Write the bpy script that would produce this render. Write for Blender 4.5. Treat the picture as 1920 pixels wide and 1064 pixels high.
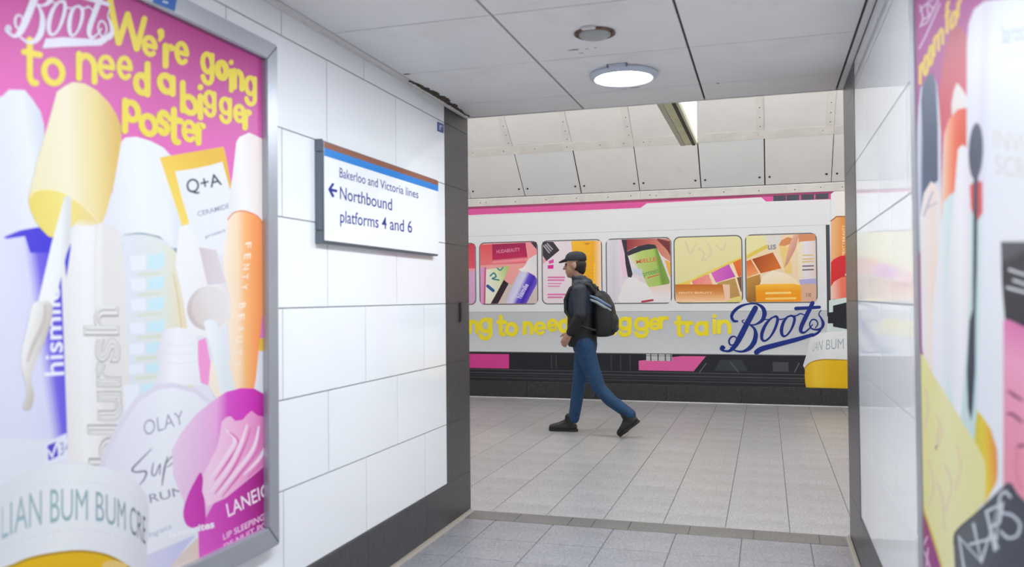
import bpy, bmesh, math, random
from mathutils import Vector, Matrix
from mathutils.geometry import tessellate_polygon

for o in list(bpy.data.objects):
    bpy.data.objects.remove(o)
sc = bpy.context.scene
COL = sc.collection
random.seed(7)

# ------------------------------------------------------------------ camera
YAW, PITCH, ROLL, FPX, CAMH = -0.297611, 0.016609, -0.00911, 1554.67, 1.32
_f = Vector((math.sin(YAW)*math.cos(PITCH), math.cos(YAW)*math.cos(PITCH), math.sin(PITCH)))
_r0 = Vector((math.cos(YAW), -math.sin(YAW), 0))
_u0 = _r0.cross(_f)
_r = math.cos(ROLL)*_r0 + math.sin(ROLL)*_u0
_u = -math.sin(ROLL)*_r0 + math.cos(ROLL)*_u0
EYE = Vector((0, 0, CAMH))
cd = bpy.data.cameras.new('camera')
cd.sensor_fit = 'HORIZONTAL'
cd.sensor_width = 36
cd.lens = 36*FPX/1920
cd.clip_start = 0.05
cd.clip_end = 100
cd.dof.use_dof = True
cd.dof.focus_distance = 8.2
cd.dof.aperture_fstop = 2.3
cam = bpy.data.objects.new('camera', cd)
COL.objects.link(cam)
M3 = Matrix((_r, _u, -_f)).transposed()
cam.matrix_world = Matrix.Translation(EYE) @ M3.to_4x4()
sc.camera = cam

# ------------------------------------------------------------------ view, world, lights
sc.view_settings.view_transform = 'Standard'
sc.view_settings.look = 'None'
sc.view_settings.gamma = 1
sc.view_settings.exposure = 0.0
try:
    sc.view_settings.use_curve_mapping = False
except Exception:
    pass
w = bpy.data.worlds.new('world')
sc.world = w
w.use_nodes = True
w.node_tree.nodes['Background'].inputs[0].default_value = (0.9, 0.95, 1, 1)
w.node_tree.nodes['Background'].inputs[1].default_value = 0.05

LAMP_E = 112.0           # round ceiling lamps of the passage (radiance of the diffusers)
TUBE_E = 118.0          # fluorescent tubes in the cross passage
TUBES = [(-4.6, 7.2), (-2.0, 7.2), (0.6, 7.2), (3.0, 7.2)]

# ------------------------------------------------------------------ plan of the place (metres)
XL, XR, H, YD, YF = -1.77, 0.418, 2.44, 4.85, 10.435
ROWS = [0.25, 0.59, 0.935, 1.286, 1.636, 1.978, 2.335, 2.44]


def S(r, g, b):
    def f(c):
        c /= 255
        return c/12.92 if c <= 0.04045 else ((c+0.055)/1.055)**2.4
    return (f(r), f(g), f(b))


# ------------------------------------------------------------------ materials
MATS = {}


def principled(name):
    m = bpy.data.materials.new(name)
    m.use_nodes = True
    return m, m.node_tree, m.node_tree.nodes['Principled BSDF']


def mat(name, col, rough=0.5, metal=0.0, spec=0.5, noise=None, coat=0.0, emit=None, bump=None):
    """noise=(scale, amount): gentle colour mottling; bump=(scale, strength)"""
    if name in MATS:
        return MATS[name]
    m, nt, b = principled(name)
    b.inputs['Base Color'].default_value = (*col, 1)
    b.inputs['Roughness'].default_value = rough
    b.inputs['Metallic'].default_value = metal
    b.inputs['Specular IOR Level'].default_value = spec
    b.inputs['Coat Weight'].default_value = coat
    if emit:
        b.inputs['Emission Color'].default_value = (*emit[0], 1)
        b.inputs['Emission Strength'].default_value = emit[1]
    if noise or bump:
        tc = nt.nodes.new('ShaderNodeTexCoord')
    if noise:
        n = nt.nodes.new('ShaderNodeTexNoise')
        n.inputs['Scale'].default_value = noise[0]
        n.inputs['Detail'].default_value = 4
        nt.links.new(tc.outputs['Object'], n.inputs['Vector'])
        r = nt.nodes.new('ShaderNodeValToRGB')
        a = noise[1]
        r.color_ramp.elements[0].position = 0.3
        r.color_ramp.elements[1].position = 0.7
        r.color_ramp.elements[0].color = (*[max(0, c*(1-a)) for c in col], 1)
        r.color_ramp.elements[1].color = (*[min(1, c*(1+a)) for c in col], 1)
        nt.links.new(n.outputs['Fac'], r.inputs[0])
        nt.links.new(r.outputs[0], b.inputs['Base Color'])
    if bump:
        n2 = nt.nodes.new('ShaderNodeTexNoise')
        n2.inputs['Scale'].default_value = bump[0]
        nt.links.new(tc.outputs['Object'], n2.inputs['Vector'])
        bp = nt.nodes.new('ShaderNodeBump')
        bp.inputs['Strength'].default_value = bump[1]
        bp.inputs['Distance'].default_value = 0.01
        nt.links.new(n2.outputs['Fac'], bp.inputs['Height'])
        nt.links.new(bp.outputs[0], b.inputs['Normal'])
    MATS[name] = m
    return m


def speckle(name, dark, mid, light, scale=260, rough=0.3):
    """terrazzo / granite: fine cells in three tones over a soft tile tone"""
    m, nt, b = principled(name)
    tc = nt.nodes.new('ShaderNodeTexCoord')
    oi = nt.nodes.new('ShaderNodeObjectInfo')
    v = nt.nodes.new('ShaderNodeTexVoronoi')
    v.inputs['Scale'].default_value = scale
    nt.links.new(tc.outputs['Object'], v.inputs['Vector'])
    r = nt.nodes.new('ShaderNodeValToRGB')
    e = r.color_ramp.elements
    e[0].position, e[0].color = 0.0, (*dark, 1)
    e[1].position, e[1].color = 1.0, (*light, 1)
    x = e.new(0.35)
    x.color = (*mid, 1)
    x = e.new(0.7)
    x.color = (*mid, 1)
    sp = nt.nodes.new('ShaderNodeSeparateColor')
    nt.links.new(v.outputs['Color'], sp.inputs[0])
    nt.links.new(sp.outputs[0], r.inputs[0])
    n = nt.nodes.new('ShaderNodeTexNoise')
    n.inputs['Scale'].default_value = 3.0
    n.inputs['Detail'].default_value = 6
    nt.links.new(tc.outputs['Object'], n.inputs['Vector'])
    mr = nt.nodes.new('ShaderNodeMapRange')
    mr.inputs[1].default_value = 0.3
    mr.inputs[2].default_value = 0.7
    mr.inputs[3].default_value = 0.90
    mr.inputs[4].default_value = 1.06
    nt.links.new(n.outputs['Fac'], mr.inputs[0])
    mr2 = nt.nodes.new('ShaderNodeMapRange')
    mr2.inputs[3].default_value = 0.94
    mr2.inputs[4].default_value = 1.04
    nt.links.new(oi.outputs['Random'], mr2.inputs[0])
    mu = nt.nodes.new('ShaderNodeMath')
    mu.operation = 'MULTIPLY'
    nt.links.new(mr.outputs[0], mu.inputs[0])
    nt.links.new(mr2.outputs[0], mu.inputs[1])
    mx = nt.nodes.new('ShaderNodeMixRGB')
    mx.blend_type = 'MULTIPLY'
    mx.inputs[0].default_value = 1
    nt.links.new(r.outputs[0], mx.inputs[1])
    nt.links.new(mu.outputs[0], mx.inputs[2])
    nt.links.new(mx.outputs[0], b.inputs['Base Color'])
    b.inputs['Roughness'].default_value = rough
    MATS[name] = m
    return m


def stained(name, col, stain, thr=0.62, scale=1.6, rough=0.45):
    """off-white board with a few irregular rust / dirt marks"""
    m, nt, b = principled(name)
    tc = nt.nodes.new('ShaderNodeTexCoord')
    n = nt.nodes.new('ShaderNodeTexNoise')
    n.inputs['Scale'].default_value = scale
    n.inputs['Detail'].default_value = 8
    n.inputs['Roughness'].default_value = 0.65
    nt.links.new(tc.outputs['Object'], n.inputs['Vector'])
    r = nt.nodes.new('ShaderNodeValToRGB')
    e = r.color_ramp.elements
    e[0].position, e[0].color = 0.3, (*[c*0.95 for c in col], 1)
    e[1].position, e[1].color = thr+0.1, (*stain, 1)
    x = e.new(thr-0.1)
    x.color = (*col, 1)
    nt.links.new(n.outputs['Fac'], r.inputs[0])
    nt.links.new(r.outputs[0], b.inputs['Base Color'])
    b.inputs['Roughness'].default_value = rough
    MATS[name] = m
    return m


M_ENAMEL = mat('white_enamel', (0.85, 0.865, 0.89), 0.065, noise=(0.9, 0.012))
M_JOINT = mat('grey_joint', (0.22, 0.22, 0.24), 0.8)
M_DARK = mat('dark_granite', (0.050, 0.048, 0.053), 0.32, noise=(30, 0.25))
M_DARKJ = mat('dark_joint', (0.10, 0.10, 0.105), 0.7)
M_CEIL = stained('ceiling_board', (0.84, 0.825, 0.82), (0.70, 0.66, 0.61), 0.66, 1.1)
M_CEILGAP = mat('ceiling_gap', (0.035, 0.028, 0.024), 0.9)
M_TRIM = mat('painted_trim', (0.72, 0.71, 0.69), 0.5, noise=(12, 0.12))
M_DIRT = mat('dirt_crust', (0.07, 0.05, 0.035), 0.95, noise=(60, 0.7), bump=(120, 0.8))
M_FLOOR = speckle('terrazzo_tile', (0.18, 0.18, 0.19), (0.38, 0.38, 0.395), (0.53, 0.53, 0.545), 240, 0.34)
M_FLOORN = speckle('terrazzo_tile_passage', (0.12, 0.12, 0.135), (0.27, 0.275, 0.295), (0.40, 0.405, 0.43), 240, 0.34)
M_STRIP = speckle('grey_strip_stone', (0.10, 0.10, 0.10), (0.15, 0.147, 0.145), (0.20, 0.195, 0.19), 160, 0.4)
M_GROUT = mat('floor_grout', (0.13, 0.125, 0.13), 0.9)
M_SEAL = mat('beige_sealant', (0.30, 0.27, 0.23), 0.6)
M_VAULT = stained('vault_panel_paint', (0.74, 0.735, 0.72), (0.64, 0.61, 0.57), 0.68, 0.9, 0.42)
M_VAULT2 = stained('vault_panel_cool', (0.70, 0.725, 0.725), (0.62, 0.61, 0.58), 0.7, 0.9, 0.42)
M_BAND = mat('riveted_band_paint', (0.58, 0.555, 0.53), 0.5, noise=(7, 0.08))
M_BATTEN = mat('batten_paint', (0.69, 0.675, 0.65), 0.5, noise=(7, 0.06))
M_RIVET = mat('dull_rivet', (0.10, 0.095, 0.09), 0.5)
M_SCREW = mat('black_fastener', (0.02, 0.02, 0.022), 0.4)
M_SEAM = mat('dark_seam', (0.04, 0.037, 0.035), 0.9)
M_PLAIN = mat('tunnel_tile', (0.66, 0.66, 0.66), 0.3)
M_STEEL = mat('brushed_steel', (0.43, 0.45, 0.49), 0.38, 0.55)
M_STEELD = mat('dark_steel', (0.16, 0.185, 0.215), 0.4, 0.4)
M_PLINTH = mat('black_plinth', (0.026, 0.025, 0.026), 0.45, noise=(40, 0.4))
M_KERB = mat('pale_kerb', (0.62, 0.62, 0.60), 0.5, noise=(1.3, 0.35))


# ------------------------------------------------------------------ mesh helpers
def link(o):
    COL.objects.link(o)
    return o


def mesh_obj(name, me, m=None, parent=None):
    o = link(bpy.data.objects.new(name, me))
    if m is not None and not me.materials:
        me.materials.append(m)
    if parent is not None:
        o.parent = parent
        o.matrix_parent_inverse = Matrix.Translation(-parent.location)
    return o


def from_bm(name, bm, m=None, parent=None, smooth=False):
    me = bpy.data.meshes.new(name)
    bmesh.ops.recalc_face_normals(bm, faces=bm.faces)
    bm.to_mesh(me)
    bm.free()
    if smooth:
        for p in me.polygons:
            p.use_smooth = True
    return mesh_obj(name, me, m, parent)


def bm_box(bm, x0, x1, y0, y1, z0, z1, bevel=0.0):
    vs = [bm.verts.new(p) for p in ((x0, y0, z0), (x1, y0, z0), (x1, y1, z0), (x0, y1, z0),
                                    (x0, y0, z1), (x1, y0, z1), (x1, y1, z1), (x0, y1, z1))]
    fs = [bm.faces.new([vs[i] for i in q]) for q in
          ((0, 3, 2, 1), (4, 5, 6, 7), (0, 1, 5, 4), (1, 2, 6, 5), (2, 3, 7, 6), (3, 0, 4, 7))]
    if bevel:
        es = list({e for f in fs for e in f.edges})
        bmesh.ops.bevel(bm, geom=es, offset=bevel, segments=2, affect='EDGES')
    return vs


def box(name, x0, x1, y0, y1, z0, z1, m, parent=None, bevel=0.0):
    bm = bmesh.new()
    bm_box(bm, x0, x1, y0, y1, z0, z1, bevel)
    return from_bm(name, bm, m, parent)


_shared = {}


def piece(name, cx, cy, cz, sx, sy, sz, m, parent, bevel=0.0015):
    """a loose-fitting piece (tile, panel): mesh data shared between alike sizes"""
    key = (name, round(sx, 4), round(sy, 4), round(sz, 4), m.name)
    if key not in _shared:
        bm = bmesh.new()
        bm_box(bm, -sx/2, sx/2, -sy/2, sy/2, -sz/2, sz/2)
        if bevel:
            bmesh.ops.bevel(bm, geom=list(bm.edges), offset=bevel, segments=1, affect='EDGES')
        me = bpy.data.meshes.new(name)
        bmesh.ops.recalc_face_normals(bm, faces=bm.faces)
        bm.to_mesh(me)
        bm.free()
        me.materials.append(m)
        _shared[key] = me
    o = link(bpy.data.objects.new(name, _shared[key]))
    o.parent = parent
    o.matrix_parent_inverse = Matrix.Translation(-parent.location)
    o.location = (cx, cy, cz)
    return o


def bm_cyl(bm, c, axis, r0, r1, h, n=24, cap=True):
    """frustum from c along axis ('x','y','z' or a vector)"""
    ax = {'x': Vector((1, 0, 0)), 'y': Vector((0, 1, 0)), 'z': Vector((0, 0, 1))}.get(axis, axis) if isinstance(axis, str) else Vector(axis)
    ax = ax.normalized()
    t = Vector((0, 0, 1)) if abs(ax.z) < 0.9 else Vector((1, 0, 0))
    a = ax.cross(t).normalized()
    b = ax.cross(a)
    c = Vector(c)
    A, B = [], []
    for i in range(n):
        q = 2*math.pi*i/n
        d = a*math.cos(q)+b*math.sin(q)
        A.append(bm.verts.new(c+d*r0))
        B.append(bm.verts.new(c+ax*h+d*r1))
    for i in range(n):
        j = (i+1) % n
        bm.faces.new((A[i], A[j], B[j], B[i]))
    if cap:
        bm.faces.new(A[::-1])
        bm.faces.new(B)


def lathe(bm, c, prof, n=40):
    """prof: (radius, z) pairs, open profile revolved about z through c"""
    rings = []
    for r, z in prof:
        if r < 1e-6:
            rings.append([bm.verts.new((c[0], c[1], c[2]+z))])
        else:
            rings.append([bm.verts.new((c[0]+r*math.cos(2*math.pi*i/n), c[1]+r*math.sin(2*math.pi*i/n), c[2]+z)) for i in range(n)])
    for a, b in zip(rings, rings[1:]):
        for i in range(n):
            j = (i+1) % n
            if len(a) == 1 and len(b) == 1:
                continue
            if len(a) == 1:
                bm.faces.new((a[0], b[j], b[i]))
            elif len(b) == 1:
                bm.faces.new((a[i], a[j], b[0]))
            else:
                bm.faces.new((a[i], a[j], b[j], b[i]))


def thing(name, label, cat, loc=(0, 0, 0), group=None):
    o = link(bpy.data.objects.new(name, None))
    o.empty_display_size = 0.1
    o.location = loc
    o['label'] = label
    o['category'] = cat
    if group:
        o['group'] = group
    return o


def structure(o):
    o['kind'] = 'structure'
    return o


# ------------------------------------------------------------------ the passage: floor
GAP = 0.004
floor = structure(box('floor', -2.0, 0.7, -3.0, 4.866, -0.12, -0.004, M_GROUT))
xj = [-1.77] + [-1.55+0.351*k for k in range(6)] + [0.418]
yj = [4.68, 4.315]
while yj[-1] > 1.0:
    yj.append(yj[-1]-0.343)
for j in range(len(yj)-1):
    for i in range(len(xj)-1):
        x0, x1, y1, y0 = xj[i], xj[i+1], yj[j], yj[j+1]
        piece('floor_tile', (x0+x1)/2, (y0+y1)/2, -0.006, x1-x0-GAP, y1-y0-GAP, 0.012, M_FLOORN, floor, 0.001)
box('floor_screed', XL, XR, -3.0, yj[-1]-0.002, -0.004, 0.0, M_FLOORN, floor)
sj = [-1.77, -1.44, -1.12, -0.98, -0.77, -0.433, -0.085, 0.255, 0.418]
for a, b in zip(sj, sj[1:]):
    piece('threshold_stone', (a+b)/2, 4.773, -0.0055, b-a-0.003, 0.184, 0.013, M_STRIP, floor, 0.001)

floor2 = structure(box('floor', -8.0, 5.2, 4.866, 10.6, -0.12, -0.004, M_GROUT))
xk = [0.457+0.3495*k for k in range(-13, 4)]
yk = [4.866, 5.105]
while yk[-1] < 10.3:
    yk.append(yk[-1]+0.3435)
yk[-1] = 10.435
for j in range(len(yk)-1):
    for i in range(len(xk)-1):
        piece('floor_tile', (xk[i]+xk[i+1])/2, (yk[j]+yk[j+1])/2, -0.006,
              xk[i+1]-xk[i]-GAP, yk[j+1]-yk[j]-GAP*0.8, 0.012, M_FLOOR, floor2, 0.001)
box('floor_screed', -8.0, xk[0], 4.866, 10.435, -0.004, 0.0, M_FLOOR, floor2)
box('floor_screed', xk[-1], 5.2, 4.866, 10.435, -0.004, 0.0, M_FLOOR, floor2)

# ------------------------------------------------------------------ the passage: side walls
A_OFF = [2.776-0.6845*k for k in range(-2, 7)]      # joints of one course
B_OFF = [3.118-0.6845*k for k in range(-1, 7)]      # joints of the next, half a panel on


def side_wall(side):
    sgn = 1 if side == 'left' else -1               # outward normal in x
    X = XL if side == 'left' else XR
    yb0 = 4.462 if side == 'left' else 4.29
    base = structure(box('wall_'+side, *sorted((X-sgn*0.20, X-sgn*0.0025)), -3.0, YD-0.004, 0.0, 2.58, M_JOINT))
    zr = ROWS if side == 'left' else [0.255, 0.60, 0.945, 1.286, 1.622, 1.954, 2.305, 2.44]
    for k in range(len(zr)-1):
        js = sorted([y for y in (A_OFF if k % 2 == 0 else B_OFF) if y < yb0-0.03] + [yb0])
        for a, b in zip(js, js[1:]):
            piece('wall_panel', X-sgn*0.00125, (a+b)/2, (zr[k]+zr[k+1])/2, 0.0025,
                  b-a-(0.005 if b < yb0-0.01 else 0.0025), zr[k+1]-zr[k]-0.005, M_ENAMEL, base, 0.0)
        a = js[0]
        piece('wall_panel', X-sgn*0.00125, (a-3.0)/2, (zr[k]+zr[k+1])/2, 0.0025, a+3.0-0.005, zr[k+1]-zr[k]-0.005, M_ENAMEL, base, 0.0)
    zz = [0.0]+zr
    for k in range(len(zz)-1):
        piece('border_slab', X, (yb0+YD)/2, (zz[k]+zz[k+1])/2, 0.005, YD-yb0-0.001, zz[k+1]-zz[k]-0.002, M_DARK, base, 0.001)
    # dark skirting in slabs, with a bead of sealant at the floor
    bb = structure(box('baseboard_'+side, *sorted((X-sgn*0.0024, X+sgn*0.001)), -3.0, yb0, 0.0, zr[0]-0.003, M_DARKJ))
    js = [-3.0]+sorted(y for y in A_OFF if y < yb0-0.03)+[yb0]
    for a, b in zip(js, js[1:]):
        piece('skirting_slab', X+sgn*0.004, (a+b)/2, (zr[0]-0.003)/2, 0.006, b-a-0.002, zr[0]-0.005, M_DARK, bb, 0.001)
    bm = bmesh.new()
    prof = [(0, 0), (0.020, 0), (0.016, 0.005), (0.008, 0.010), (0.005, 0.018), (0, 0.018)]
    r0 = [bm.verts.new((X+sgn*(0.006+p), -3.0, q)) for p, q in prof]
    r1 = [bm.verts.new((X+sgn*(0.006+p), YD-0.01, q)) for p, q in prof]
    for i in range(len(prof)):
        j = (i+1) % len(prof)
        bm.faces.new((r0[i], r0[j], r1[j], r1[i]))
    bm.faces.new(r0)
    bm.faces.new(r1)
    structure(from_bm('trim_1' if side == 'left' else 'trim_2', bm, M_SEAL))
    return base


wl = side_wall('left')
wr = side_wall('right')

# ------------------------------------------------------------------ the passage: ceiling
ceil = structure(box('ceiling', XL-0.2, XR+0.2, -3.0, YD-0.006, H+0.010, H+0.15, M_CEILGAP))
cx = [-1.733, -1.028, -0.322, 0.381]
cy = [4.842, 4.482, 3.793, 3.105, 2.415, 1.727, 1.04, 0.35, -0.34, -1.03, -1.72, -2.41, -2.99]
for j in range(len(cy)-1):
    for i in range(3):
        x0, x1, y1, y0 = cx[i], cx[i+1], cy[j], cy[j+1]
        gy = 0.014 if (i == 0 and j == 0) else 0.007
        piece('ceiling_panel', (x0+x1)/2, (y0+y1)/2-(0.003 if gy > 0.01 else 0), H+0.005, x1-x0-0.011, y1-y0-gy, 0.010, M_CEIL, ceil, 0.0)
for (a, b, nm) in ((XL+0.004, -1.738, 'trim_3'), (0.387, XR-0.003, 'trim_4')):
    structure(box(nm, a, b, -3.0, YD-0.008, H+0.001, H+0.012, M_CEIL))
structure(box('trim_5', XL+0.0005, XL+0.006, -3.0, YD-0.008, H-0.010, H+0.001, M_TRIM))
# crust of dirt where the panels have come away at the left corner
bm = bmesh.new()
N = 46
prev = None
for i in range(N+1):
    t = i/N
    y = 3.90+(4.80-3.90)*t
    wv = (0.008+0.036*math.sin(math.pi*min(1, t*1.15))**0.7)*(0.7+0.6*random.random())
    xa = -1.742+random.uniform(-0.004, 0.004)
    cur = [bm.verts.new((xa, y, H-0.004)), bm.verts.new((xa+wv*0.5, y, H-0.004-random.uniform(0.002, 0.007))), bm.verts.new((xa+wv, y, H-0.0005))]
    if prev:
        for k in range(2):
            bm.faces.new((prev[k], prev[k+1], cur[k+1], cur[k]))
    prev = cur
from_bm('dirt_crust', bm, M_DIRT, ceil)
for (x, y, a, b) in ((-0.66, 4.43, 0.035, 0.006), (-0.72, 4.44, 0.02, 0.004), (-0.82, 3.66, 0.030, 0.007), (-0.76, 3.665, 0.010, 0.004),
                     (-0.72, 3.66, 0.008, 0.004), (-0.80, 3.72, 0.016, 0.003), (-0.23, 4.485, 0.010, 0.010), (-1.70, 3.79, 0.02, 0.012)):
    bm = bmesh.new()
    vs = [bm.verts.new((x+a*math.cos(q)*random.uniform(.6, 1.1), y+b*math.sin(q)*random.uniform(.6, 1.2), H-0.0006)) for q in [2*math.pi*i/14 for i in range(14)]]
    bm.faces.new(vs)
    from_bm('rust_mark', bm, M_DIRT, ceil)

# ------------------------------------------------------------------ cross passage shell
fz = 4.35
structure(box('wall_front', -8.0, XL-0.0085, YD-0.20, YD-0.001, 0, fz, M_PLAIN)).location.x = -0.1915
structure(box('wall_front', XR+0.20, 5.2, YD-0.20, YD-0.001, 0, fz, M_PLAIN))
structure(box('wall_front', XL-0.2, XR+0.2, YD-0.20, YD-0.001, H+0.151, fz, M_PLAIN))
structure(box('trim_7', XL-0.2, XR+0.2, YD-0.006, YD+0.003, H-0.002, H+0.10, M_TRIM))
structure(box('wall_west_added', -8.2, -8.0, YD-0.2, 10.7, 0, fz, M_PLAIN))  # unseen closing wall, added to keep the light in
structure(box('wall_east_added', 5.2, 5.4, YD-0.2, 10.7, 0, fz, M_PLAIN))  # added closure at the other side, unseen, also holds light in
structure(box('wall_back_added', -2.2, 0.9, -3.2, -3.0, 0, 2.6, M_PLAIN))  # unseen wall added behind the camera to shut out world light
far = structure(box('wall_far', -8.0, 5.2, YF, YF+0.2, 0.0, 2.66, M_PLAIN))
# plinth of dark slabs below the picture, a pale kerb line at the floor
for k in range(9):
    x0 = -6.6+0.9*k
    piece('plinth_slab', x0+0.45, YF-0.012, 0.114, 0.897, 0.030, 0.204, M_PLINTH, far, 0.002)
structure(box('trim_8', -6.6, 1.5, YF-0.030, YF-0.001, 0.0, 0.011, M_KERB))

# vault: profile in (y, z) from the far wall up and over
PROF = [(10.432, 2.535), (10.428, 2.625), (10.418, 2.645), (9.95, 3.125), (9.895, 3.205), (9.50, 3.53), (8.75, 3.92), (7.65, 4.08), (6.3, 3.98), (5.3, 3.7), (4.85, 3.45)]
vault = structure(link(bpy.data.objects.new('ceiling', None)))
vault.name = 'ceiling_vault'
vault.location = (0, YF, 2.535)


def strip(name, a, b, x0, x1, off, thick, m, parent, bevel=0.0):
    """slab between two profile points a, b (y, z), x0..x1, its front face `off` in front of the profile"""
    d = Vector((0, b[0]-a[0], b[1]-a[1])).normalized()
    n = Vector((0, -d.z, d.y))
    if n.y > 0:
        n = -n
    P = lambda q, o: Vector((0, q[0], q[1]))+n*o
    bm = bmesh.new()
    f = [bm.verts.new((x, *P(q, off).yz)) for x, q in ((x0, a), (x1, a), (x1, b), (x0, b))]
    k = [bm.verts.new((x, *P(q, off-thick).yz)) for x, q in ((x0, a), (x1, a), (x1, b), (x0, b))]
    bm.faces.new(f)
    bm.faces.new(k[::-1])
    for i in range(4):
        j = (i+1) % 4
        bm.faces.new((f[i], k[i], k[j], f[j]))
    return from_bm(name, bm, m, parent), n, d


for i in range(len(PROF)-1):
    strip('vault_shell', PROF[i], PROF[i+1], -8.0, 5.2, -0.014 if i < 5 else 0.0, 0.03, M_SEAM if i < 3 else M_VAULT, vault)
SEAMS = [-3.007+0.751*k for k in range(-4, 8)]
seam_a, seam_b = (10.418, 2.647), (9.95, 3.122)
dl = Vector((0, seam_b[0]-seam_a[0], seam_b[1]-seam_a[1]))
L_ = dl.length
dl.normalize()
random.seed(3)
for k in range(len(SEAMS)-1):
    g0 = random.choice((0.004, 0.006, 0.010))
    o, n, d = strip('vault_panel', seam_a, seam_b, SEAMS[k]+g0, SEAMS[k+1]-0.004, 0.0, 0.012, (M_VAULT2 if k % 3 == 1 else M_VAULT), vault)
    for sx in (SEAMS[k]+0.058, SEAMS[k+1]-0.058):
        bm = bmesh.new()
        p = Vector((sx, seam_a[0], seam_a[1]))+d*0.115
        bm_cyl(bm, p, n, 0.014, 0.010, 0.008, 12)
        s_ = from_bm('screw', bm, M_SCREW, None)
        s_.parent = o
    strip('upper_panel', (9.893, 3.207), (9.50, 3.53), SEAMS[k]+0.003, SEAMS[k+1]-0.003, 0.0, 0.012, M_VAULT, vault)
    strip('upper_panel', (9.50, 3.53), (8.75, 3.92), SEAMS[k]+0.003, SEAMS[k+1]-0.003, 0.004, 0.012, M_VAULT, vault)


def rivets(parent, pts, n, r=0.0075):
    for p in pts:
        bm = bmesh.new()
        bm_cyl(bm, p, n, r, r*0.6, 0.004, 8)
        o = from_bm('rivet', bm, M_RIVET, None)
        o.parent = parent


def band(a, b, off):
    x = -6.0
    while x < 2.2:
        o, n, d = strip('riveted_band', a, b, x+0.001, min(x+2.25, 2.25)-0.001, off, 0.02, M_BAND, vault)
        mid = Vector((0, (a[0]+b[0])/2, (a[1]+b[1])/2))+n*off
        xs = [x+0.12, x+0.20] + [x+0.2+0.41*k for k in range(1, 5)] + [x+2.13]
        rivets(o, [mid+Vector((q, 0, random.uniform(-.008, .008))) for q in xs], n)
        x += 2.25


band((10.432, 2.537), (10.428, 2.627), 0.006)
band((9.952, 3.122), (9.893, 3.208), 0.006)
for s in SEAMS:
    o, n, d = strip('batten', (9.893, 3.210), (9.50, 3.53), s-0.085, s, 0.007, 0.012, M_BATTEN, vault)
    p = Vector((s-0.042, 9.893, 3.210))+n*0.007
    rivets(o, [p+d*q for q in (0.06, 0.19, 0.33)], n)
    strip('batten', (9.50, 3.53), (8.75, 3.92), s-0.085, s, 0.009, 0.012, M_BATTEN, vault)

# fluorescent battens that light the cross passage, hung below the crown of the vault
M_TUBE = mat('fluorescent_tube', (1, 1, 1), 0.4, emit=((1.0, 0.985, 0.955), TUBE_E))
for tx, ty in TUBES:
    box('light_housing', tx-1.15, tx+1.15, ty-0.045, ty+0.045, 3.60, 3.65, M_TRIM, vault, 0.006)
    bm = bmesh.new()
    bm_cyl(bm, (tx-1.1, ty, 3.55), 'x', 0.019, 0.019, 2.2, 12)
    from_bm('light_tube', bm, M_TUBE, vault, False)
    for s in (-1.11, 1.11):
        box('tube_holder', tx+s-0.012, tx+s+0.012, ty-0.02, ty+0.02, 3.53, 3.60, M_TRIM, vault)
    for s in (-0.8, 0.8):
        bm = bmesh.new()
        bm_cyl(bm, (tx+s, ty, 3.65), 'z', 0.008, 0.008, 0.42, 8)
        from_bm('hanger_rod', bm, M_STEELD, vault)

# ------------------------------------------------------------------ ceiling fittings of the passage
M_DIFF = mat('lit_diffuser', (1, 1, 1), 0.5, emit=((0.88, 0.945, 1.0), LAMP_E))
M_LAMPRIM = mat('lamp_rim', (0.55, 0.58, 0.66), 0.35)
M_RUST = mat('rusty_ring', (0.16, 0.09, 0.065), 0.8, noise=(45, 0.6))
M_DOME = mat('grey_dome', (0.36, 0.37, 0.35), 0.35)
lamp_labels = {4.14: 'round lit ceiling lamp near the opening of the passage'}


def ceiling_lamp(x, y, label):
    t = thing('ceiling_lamp', label, 'lamp', (x, y, H), 'round lamps along the passage ceiling')
    bm = bmesh.new()
    lathe(bm, (x, y, H), [(0.150, 0.0), (0.168, 0.0), (0.172, -0.010), (0.166, -0.024), (0.150, -0.030), (0.141, -0.028), (0.141, -0.016), (0.150, 0.0)], 48)
    from_bm('rim', bm, M_LAMPRIM, t, True)
    bm = bmesh.new()
    lathe(bm, (x, y, H), [(0.141, -0.024), (0.10, -0.030), (0.05, -0.033), (0, -0.034)], 48)
    from_bm('diffuser', bm, M_DIFF, t, True)
    box('clip', x-0.045, x+0.045, y-0.195, y-0.160, H-0.014, H-0.001, M_LAMPRIM, t, 0.003)
    for s in (-0.045, 0.045):
        bm = bmesh.new()
        bm_cyl(bm, (x+s, y-0.19, H-0.016), 'z', 0.006, 0.006, 0.015, 8)
        from_bm('clip_screw', bm, M_STEELD, t)
    return t


ceiling_lamp(-0.672, 4.135, 'bright round ceiling lamp with grey rim, lit, nearest the opening')
ceiling_lamp(-0.672, 2.755, 'round ceiling lamp lit above the far end of the posters')
ceiling_lamp(-0.672, 1.38, 'round ceiling lamp lit above the near end of the posters')
ceiling_lamp(-0.672, 0.0, 'round ceiling lamp lit overhead, far from the opening')
ceiling_lamp(-0.672, -1.38, 'round ceiling lamp lit at the rear of the passage')

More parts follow.
